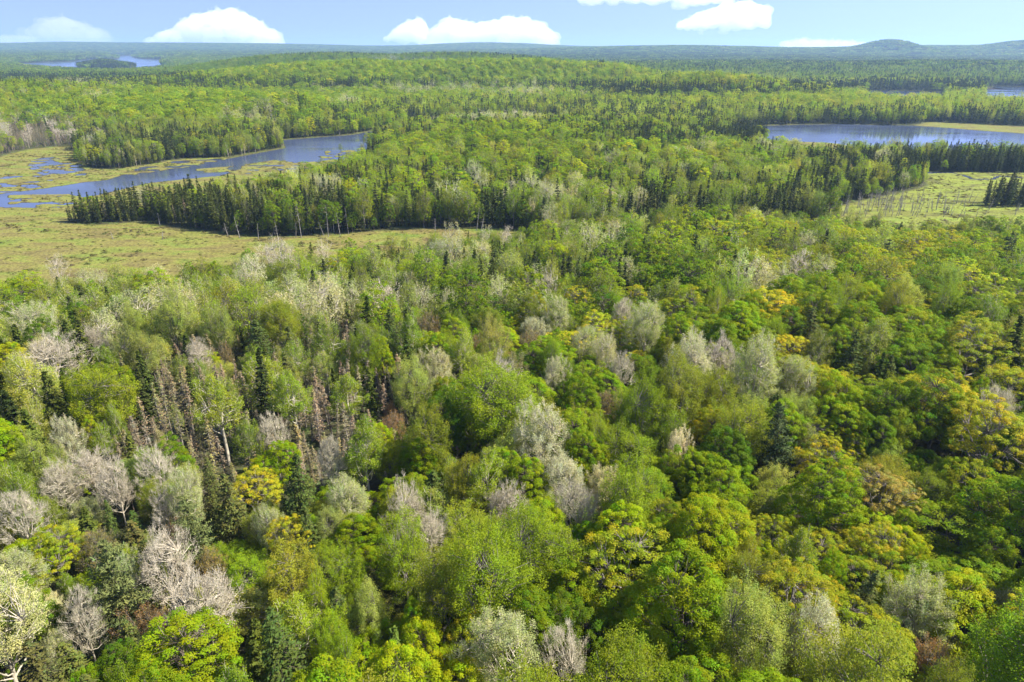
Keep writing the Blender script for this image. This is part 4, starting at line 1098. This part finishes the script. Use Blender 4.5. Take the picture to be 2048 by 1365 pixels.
for i in sid:
    q = KINDS[T['k'][i]]
    seed = int(rs.integers(NSEED[q]))
    s, hs = float(T['s'][i]), float(T['hs'][i])
    lean = rs.normal(0, 0.10 if q == 'snag' else (0.06 if q == 'tamarack' else 0.04), 2)
    wide = math.exp(rs.normal(0, 0.09))
    rot = (lean[0], lean[1], rs.uniform(0, 6.28))
    loc = (float(T['x'][i]), float(T['y'][i]), float(T['z'][i]) - 0.15)
    col = (*[float(c) for c in T['rgb'][i]], 1.0)
    near = DEP[i] < 175 and q != 'snag'
    if near:
        trunk, crown = split_of(q, seed)
        root = bpy.data.objects.new(NAME[q], None); root.empty_display_size = 0.5
        for nm, me in (("trunk", trunk), ("crown", crown)):
            c = bpy.data.objects.new(nm, me); c.parent = root; c.color = col; COL.objects.link(c)
    else:
        me = join_of(q, seed, 0 if q == 'snag' else 1)
        root = bpy.data.objects.new(NAME[q], me); root.color = col
    COL.objects.link(root)
    root.location = loc; root.rotation_euler = rot; root.scale = (s * wide, s / wide, hs) if q != 'snag' else (0.9, 0.9, hs)
    root["label"] = labels[i]; root["category"] = "tree"; root["group"] = GROUP[q]

# ---- the rest of each kind: one object each, scattered with geometry nodes
def scatter_group(protos):
    pc = bpy.data.collections.new("seedlings")
    for n, me in enumerate(protos):
        o = bpy.data.objects.new("seedling_%02d" % n, me); pc.objects.link(o)
    g = bpy.data.node_groups.new("stand_of_trees", 'GeometryNodeTree')
    g.interface.new_socket("Geometry", in_out='INPUT', socket_type='NodeSocketGeometry')
    g.interface.new_socket("Geometry", in_out='OUTPUT', socket_type='NodeSocketGeometry')
    N, L = g.nodes.new, g.links.new
    gi, go = N("NodeGroupInput"), N("NodeGroupOutput")
    ip = N("GeometryNodeInstanceOnPoints"); ci = N("GeometryNodeCollectionInfo")
    ci.inputs['Collection'].default_value = pc; ci.inputs['Separate Children'].default_value = True; ci.inputs['Reset Children'].default_value = True
    def attr(nm, ty):
        a = N("GeometryNodeInputNamedAttribute"); a.data_type = ty; a.inputs['Name'].default_value = nm; return a.outputs['Attribute']
    ip.inputs['Pick Instance'].default_value = True
    L(gi.outputs[0], ip.inputs['Points']); L(ci.outputs[0], ip.inputs['Instance'])
    L(attr("pick", 'INT'), ip.inputs['Instance Index']); L(attr("turn", 'FLOAT_VECTOR'), ip.inputs['Rotation']); L(attr("size", 'FLOAT_VECTOR'), ip.inputs['Scale'])
    L(ip.outputs[0], go.inputs[0])
    return g

def stuff_object(name, label, protos, xyz, pick, turn, size, tint):
    me = bpy.data.meshes.new(name)
    n = len(xyz)
    me.vertices.add(n); me.vertices.foreach_set("co", np.ascontiguousarray(xyz, np.float32).ravel())
    for nm, ty, fld, arr in (("pick", 'INT', "value", pick.astype(np.int32)), ("turn", 'FLOAT_VECTOR', "vector", turn.astype(np.float32)), ("size", 'FLOAT_VECTOR', "vector", size.astype(np.float32)),
            ("tint", 'FLOAT_COLOR', "color", np.concatenate([tint, np.ones((n, 1))], 1).astype(np.float32))):
        a = me.attributes.new(nm, ty, 'POINT'); a.data.foreach_set(fld, np.ascontiguousarray(arr).ravel())
    o = bpy.data.objects.new(name, me); COL.objects.link(o)
    md = o.modifiers.new("stand", 'NODES'); md.node_group = scatter_group(protos)
    o["kind"] = "stuff"; o["label"] = label
    return o

FOREST = dict(maple="green maple woods running back over the hills", oak="golden and yellow-green oak woods on the ridges", poplar="light green poplar woods between the marshes", aspen="pale aspen stands in the middle woods", bare="grey leafless stands on the hillsides", birch="slim birches mixed through the woods",
    redmaple="rust-tinged maples dotted through the woods", spruce="dark spruce woods along every shore", pine="tall pines above the far woods", hemlock="olive hemlocks mixed through the woods", tamarack="grey-brown conifers of the marsh edge")
for i, q in enumerate(KINDS):
    ids = np.where((T['k'] == i) & ~single)[0]
    if not len(ids):
        continue
    ns = NSEED[q]
    d = DEP[ids]
    lod = np.where(d < 130, 0, np.where(d < 640, 1, 2))
    protos = []
    for l_ in (0, 1, 2):
        for s_ in range(ns if l_ else 2):
            protos.append(joined_mesh(q, s_, l_, True) if (lod == l_).any() else joined_mesh(q, s_, 2, True))
    base = np.array([0, 2, 2 + ns])[lod]
    pick = base + rng.integers(0, 1000, len(ids)) % np.where(lod == 0, 2, ns)
    turn = np.stack([rng.normal(0, 0.03, len(ids)), rng.normal(0, 0.03, len(ids)), rng.uniform(0, 6.28, len(ids))], 1)
    wd = np.exp(rng.normal(0, 0.09, len(ids)))
    sz = np.stack([T['s'][ids] * wd, T['s'][ids] / wd, T['hs'][ids]], 1)
    xyz = np.stack([T['x'][ids], T['y'][ids], T['z'][ids] - 0.2], 1)
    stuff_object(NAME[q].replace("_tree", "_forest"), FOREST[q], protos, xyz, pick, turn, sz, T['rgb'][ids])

# ---- far country: patches of canopy, about thirty metres each
def grove(seed, conifer_):
    r = np.random.default_rng(900 + seed + 50 * conifer_)
    P, Nn, C = [], [], []
    n = 16 if not conifer_ else 30
    for j in range(n):
        cx, cy = r.uniform(-17, 17, 2)
        h = r.uniform(10, 17); R = r.uniform(3.2, 5.2) if not conifer_ else r.uniform(1.6, 2.4)
        m = 46 if not conifer_ else 26
        d = unit(r.normal(size=(m, 3)) + [0, 0, 0.6])
        if conifer_:
            t = r.uniform(0, 1, m); a = r.uniform(0, 6.28, m)
            p = np.stack([cx + np.cos(a) * R * (1 - t), cy + np.sin(a) * R * (1 - t), 2 + h * t], 1); d = np.stack([np.cos(a), np.sin(a), np.full(m, 0.5)], 1)
        else:
            p = np.array([cx, cy, h - R * 0.6]) + d * [R, R, R * 0.8] * r.uniform(0.8, 1.05, (m, 1))
        P.append(p); Nn.append(d + r.normal(0, 0.35, (m, 3))); C.append(np.full(m, j))
    P, Nn, C = map(np.concatenate, (P, Nn, C))
    lv, lf = leaf_quads(r, P, Nn, 2.3 if not conifer_ else 1.9, 0.85)
    v = leaf_var(r, len(lf), C, 0.85, 1.15, 0.06) * np.append(np.repeat(r.uniform(0.72, 1.28, n)[C][:, None], 3, 1), np.ones((len(C), 1)), 1)
    return make_mesh("canopy_patch", lv, [lf], [LEAF[True] if not conifer_ else NEEDLE[True]], [0], v)

x, y = grid(23.0, 2400, 5200, 0.74)
x2, y2 = grid(34.0, 5200, 11500, 0.74)
big = np.concatenate([np.full(len(x), 0.86), np.full(len(x2), 1.25)])
x, y = np.concatenate([x, x2]), np.concatenate([y, y2])
h, wat, wet, sd = terrain(x, y)
u_, v_, _ = project(x, y, h)
m = (sd > 9 * big) & (u_ > -200) & (u_ < 2250) & in_sight(x, y, h + 18, 20)
x, y, h, big = x[m], y[m], h[m], big[m]
k = species_for(x, y, h + 9, rng.random(len(x)))
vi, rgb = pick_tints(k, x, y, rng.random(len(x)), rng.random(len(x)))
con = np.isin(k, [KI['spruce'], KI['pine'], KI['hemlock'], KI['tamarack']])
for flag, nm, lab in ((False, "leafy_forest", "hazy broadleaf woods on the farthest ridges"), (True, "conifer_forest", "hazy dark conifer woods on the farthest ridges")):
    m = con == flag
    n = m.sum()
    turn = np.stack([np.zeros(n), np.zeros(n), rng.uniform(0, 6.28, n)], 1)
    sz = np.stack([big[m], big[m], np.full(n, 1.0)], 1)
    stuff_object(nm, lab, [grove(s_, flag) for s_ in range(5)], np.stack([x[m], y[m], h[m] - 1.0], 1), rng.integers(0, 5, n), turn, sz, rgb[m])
print("far patches", len(x), "trees", len(T['x']), "single", len(sid), {q: int((single & (T['k'] == i)).sum()) for i, q in enumerate(KINDS)})

# ---- sedge tussocks and low bog shrubs
def tussock(seed):
    r = np.random.default_rng(70 + seed)
    n = 46
    a = r.uniform(0, 6.28, n); rad = r.uniform(0, 0.75, n)
    p = np.stack([np.cos(a) * rad, np.sin(a) * rad, r.uniform(0.05, 0.5, n) * (1 - 0.6 * rad)], 1)
    lv, lf = leaf_quads(r, p, np.stack([np.cos(a), np.sin(a), np.full(n, 0.7)], 1) + r.normal(0, 0.4, (n, 3)), 0.34, 0.6)
    return make_mesh("tussock", lv, [lf], [LEAF[True]], [0], leaf_var(r, n))
mx = 26000
x, y = scatter(mx * 2, 200, 720, 0.72)
h, wat, wet, sd = terrain(x, y)
dn = fbm(x / 16, y / 9, 77, 3)
m = (sd < 1.0) & (h > 0.12) & (rng.random(len(x)) < smooth(0.40, 0.70, dn) * 0.8 + 0.10)
x, y, h = x[m], y[m], h[m]
n = len(x)
pal = np.array([(0.14, 0.11, 0.055), (0.17, 0.155, 0.055), (0.15, 0.165, 0.045), (0.20, 0.17, 0.07), (0.18, 0.20, 0.05)])
sc = np.exp(rng.normal(0.1, 0.35, n))
stuff_object("sedge_grass", "brown and olive tussocks over the wet meadows", [tussock(s_) for s_ in range(4)], np.stack([x, y, h - 0.05], 1), rng.integers(0, 4, n), np.stack([0 * x, 0 * x, rng.uniform(0, 6.28, n)], 1),
    np.stack([sc, sc, sc * 0.6], 1), pal[rng.integers(0, 5, n)] * rng.uniform(0.8, 1.2, (n, 1)))

# ------------------------------------------------------------------ clouds: heaps standing far beyond the haze
def cloud_material(dens):
    m = bpy.data.materials.new("cloud"); m.use_nodes = True
    t = m.node_tree; t.nodes.clear()
    out = t.nodes.new("ShaderNodeOutputMaterial"); v = t.nodes.new("ShaderNodeVolumeScatter")
    v.inputs['Color'].default_value = (1, 1, 1, 1); v.inputs['Density'].default_value = dens; v.inputs['Anisotropy'].default_value = 0.1
    t.links.new(v.outputs[0], out.inputs['Volume'])
    return m
CLOUD = {d: cloud_material(d) for d in (0.0013, 0.0003)}
def ico(sub):
    import bmesh
    bm = bmesh.new(); bmesh.ops.create_icosphere(bm, subdivisions=sub, radius=1.0)
    v = np.array([q.co[:] for q in bm.verts]); f = np.array([[w.index for w in q.verts] for q in bm.faces]); bm.free()
    return v, f
ICO_V, ICO_F = ico(3)
def make_cloud(seed, outline, D, label, dens=0.0013):
    """outline: crown line of the heap as (u, v top), flat base at the last v"""
    r = np.random.default_rng(seed)
    us, vt, vb = outline
    vs, fs, nb = [], [], 0
    px = D / F_PX
    w = us[-1] - us[0]
    cnt = int(120 + w * 1.6)
    cx = (sum(us) / len(us) - 1024) * px
    for _ in range(cnt):
        u = r.uniform(us[0], us[-1]); top = np.interp(u, us, vt)
        th = max(vb - top, 2.0)
        rad = min(th * 0.42, 12) * r.uniform(0.3, 1.0) ** 1.3 + 0.8
        top = top + r.exponential(2.0)
        v = top + rad + r.uniform(0, 1) ** 1.3 * max(0.0, th - 1.6 * rad)
        X = (u - 1024) * px; Z = CAM_Z + (92.6 - v) * px * 1.0
        R = rad * px
        s = ICO_V * (1 + 0.10 * np.sin(ICO_V @ r.normal(0, 3, 3) + r.uniform(0, 6)) + 0.06 * np.sin(ICO_V @ r.normal(0, 7, 3)) + 0.03 * np.sin(ICO_V @ r.normal(0, 15, 3)))[:, None]
        p = s * [R * r.uniform(1.0, 1.6), R, R * 0.85] + [X - cx, r.normal(0, 1) * 12 * px, Z]
        vs.append(p); fs.append(ICO_F + nb); nb += len(ICO_V)
    for _ in range(int(30 + w * 0.35)):      # shreds along the crown and the base
        u = r.uniform(us[0] - 5, us[-1] + 5); top = np.interp(u, us, vt)
        v = top - r.exponential(1.5) + 1.0 if r.random() < 0.7 else vb - r.uniform(-1, 3)
        R = r.uniform(0.5, 2.2) * px
        p = ICO_V * [R * r.uniform(1, 2.4), R, R * 0.6] + [(u - 1024) * px - cx, r.normal(0, 1) * 6 * px, CAM_Z + (92.6 - v) * px]
        vs.append(p); fs.append(ICO_F + nb); nb += len(ICO_V)
    me = make_mesh("cloud", np.concatenate(vs), fs, [CLOUD[dens]], [0] * len(fs))
    me.polygons.foreach_set("use_smooth", np.ones(len(me.polygons), bool))
    o = bpy.data.objects.new("cloud", me); o.location = (cx, D, 0); COL.objects.link(o)
    md = o.modifiers.new("merge", 'REMESH'); md.mode = 'VOXEL'; md.voxel_size = 45.0; md.use_smooth_shade = True
    o["label"] = label; o["category"] = "cloud"; o["group"] = "white clouds low over the horizon"
make_cloud(1, ([365, 400, 440, 490, 520, 560, 590, 604], [78, 60, 40, 27, 25, 40, 66, 84], 95), 30000, "biggest domed white cloud on the horizon")
make_cloud(2, ([858, 885, 910, 960, 1010, 1060, 1095, 1108], [80, 58, 41, 50, 41, 40, 62, 82], 95), 30000, "wide double-topped white cloud on the horizon")
make_cloud(3, ([790, 815, 840, 860], [78, 60, 47, 44], 82), 29000, "small slanting cloud beside the double-topped one")
make_cloud(4, ([150, 175, 210, 250, 280], [60, 42, 38, 50, 72], 92), 31000, "faint rounded cloud above the far lake", 0.0003)
make_cloud(5, ([60, 80, 120, 145], [80, 74, 70, 76], 90), 33000, "low thin cloud beside the faint rounded one", 0.0003)
make_cloud(6, ([1325, 1360, 1410, 1450, 1480], [52, 36, 18, 14, 22], 62), 27000, "slanting wedge-shaped white cloud")
make_cloud(7, ([1150, 1200, 1260, 1340, 1410], [-10, -20, -26, -24, -12], 21), 26000, "white cloud cut by the top of the frame")
make_cloud(8, ([1522, 1560, 1600, 1660, 1700], [82, 77, 79, 82, 87], 95), 34000, "thin white cloud line above the far ridge")
make_cloud(9, ([2008, 2030, 2075], [50, 41, 38], 62), 27000, "small cloud at the frame edge")
make_cloud(10, ([2018, 2045, 2090], [8, 0, -6], 26), 27000, "small upper cloud at the frame edge")

# ------------------------------------------------------------------ the air between
def make_haze():
    m = bpy.data.materials.new("haze"); m.use_nodes = True
    t = m.node_tree; t.nodes.clear()
    out = t.nodes.new("ShaderNodeOutputMaterial"); v = t.nodes.new("ShaderNodeVolumePrincipled")
    v.inputs['Color'].default_value = (0.45, 0.68, 1.0, 1); v.inputs['Density'].default_value = 0.00007; v.inputs['Anisotropy'].default_value = 0.2
    t.links.new(v.outputs[0], out.inputs['Volume'])
    x, y0, y1, z0, z1 = 13500, -13500, 13500, -3.0, 190.0
    me = bpy.data.meshes.new("haze")
    me.from_pydata([(-x, y0, z0), (x, y0, z0), (x, y1, z0), (-x, y1, z0), (-x, y0, z1), (x, y0, z1), (x, y1, z1), (-x, y1, z1)], [], [(0, 3, 2, 1), (4, 5, 6, 7), (0, 1, 5, 4), (1, 2, 6, 5), (2, 3, 7, 6), (3, 0, 4, 7)])
    me.materials.append(m)
    o = bpy.data.objects.new("haze", me); COL.objects.link(o); o["kind"] = "stuff"; o["label"] = "thin blue summer haze over the far woods"
make_haze()
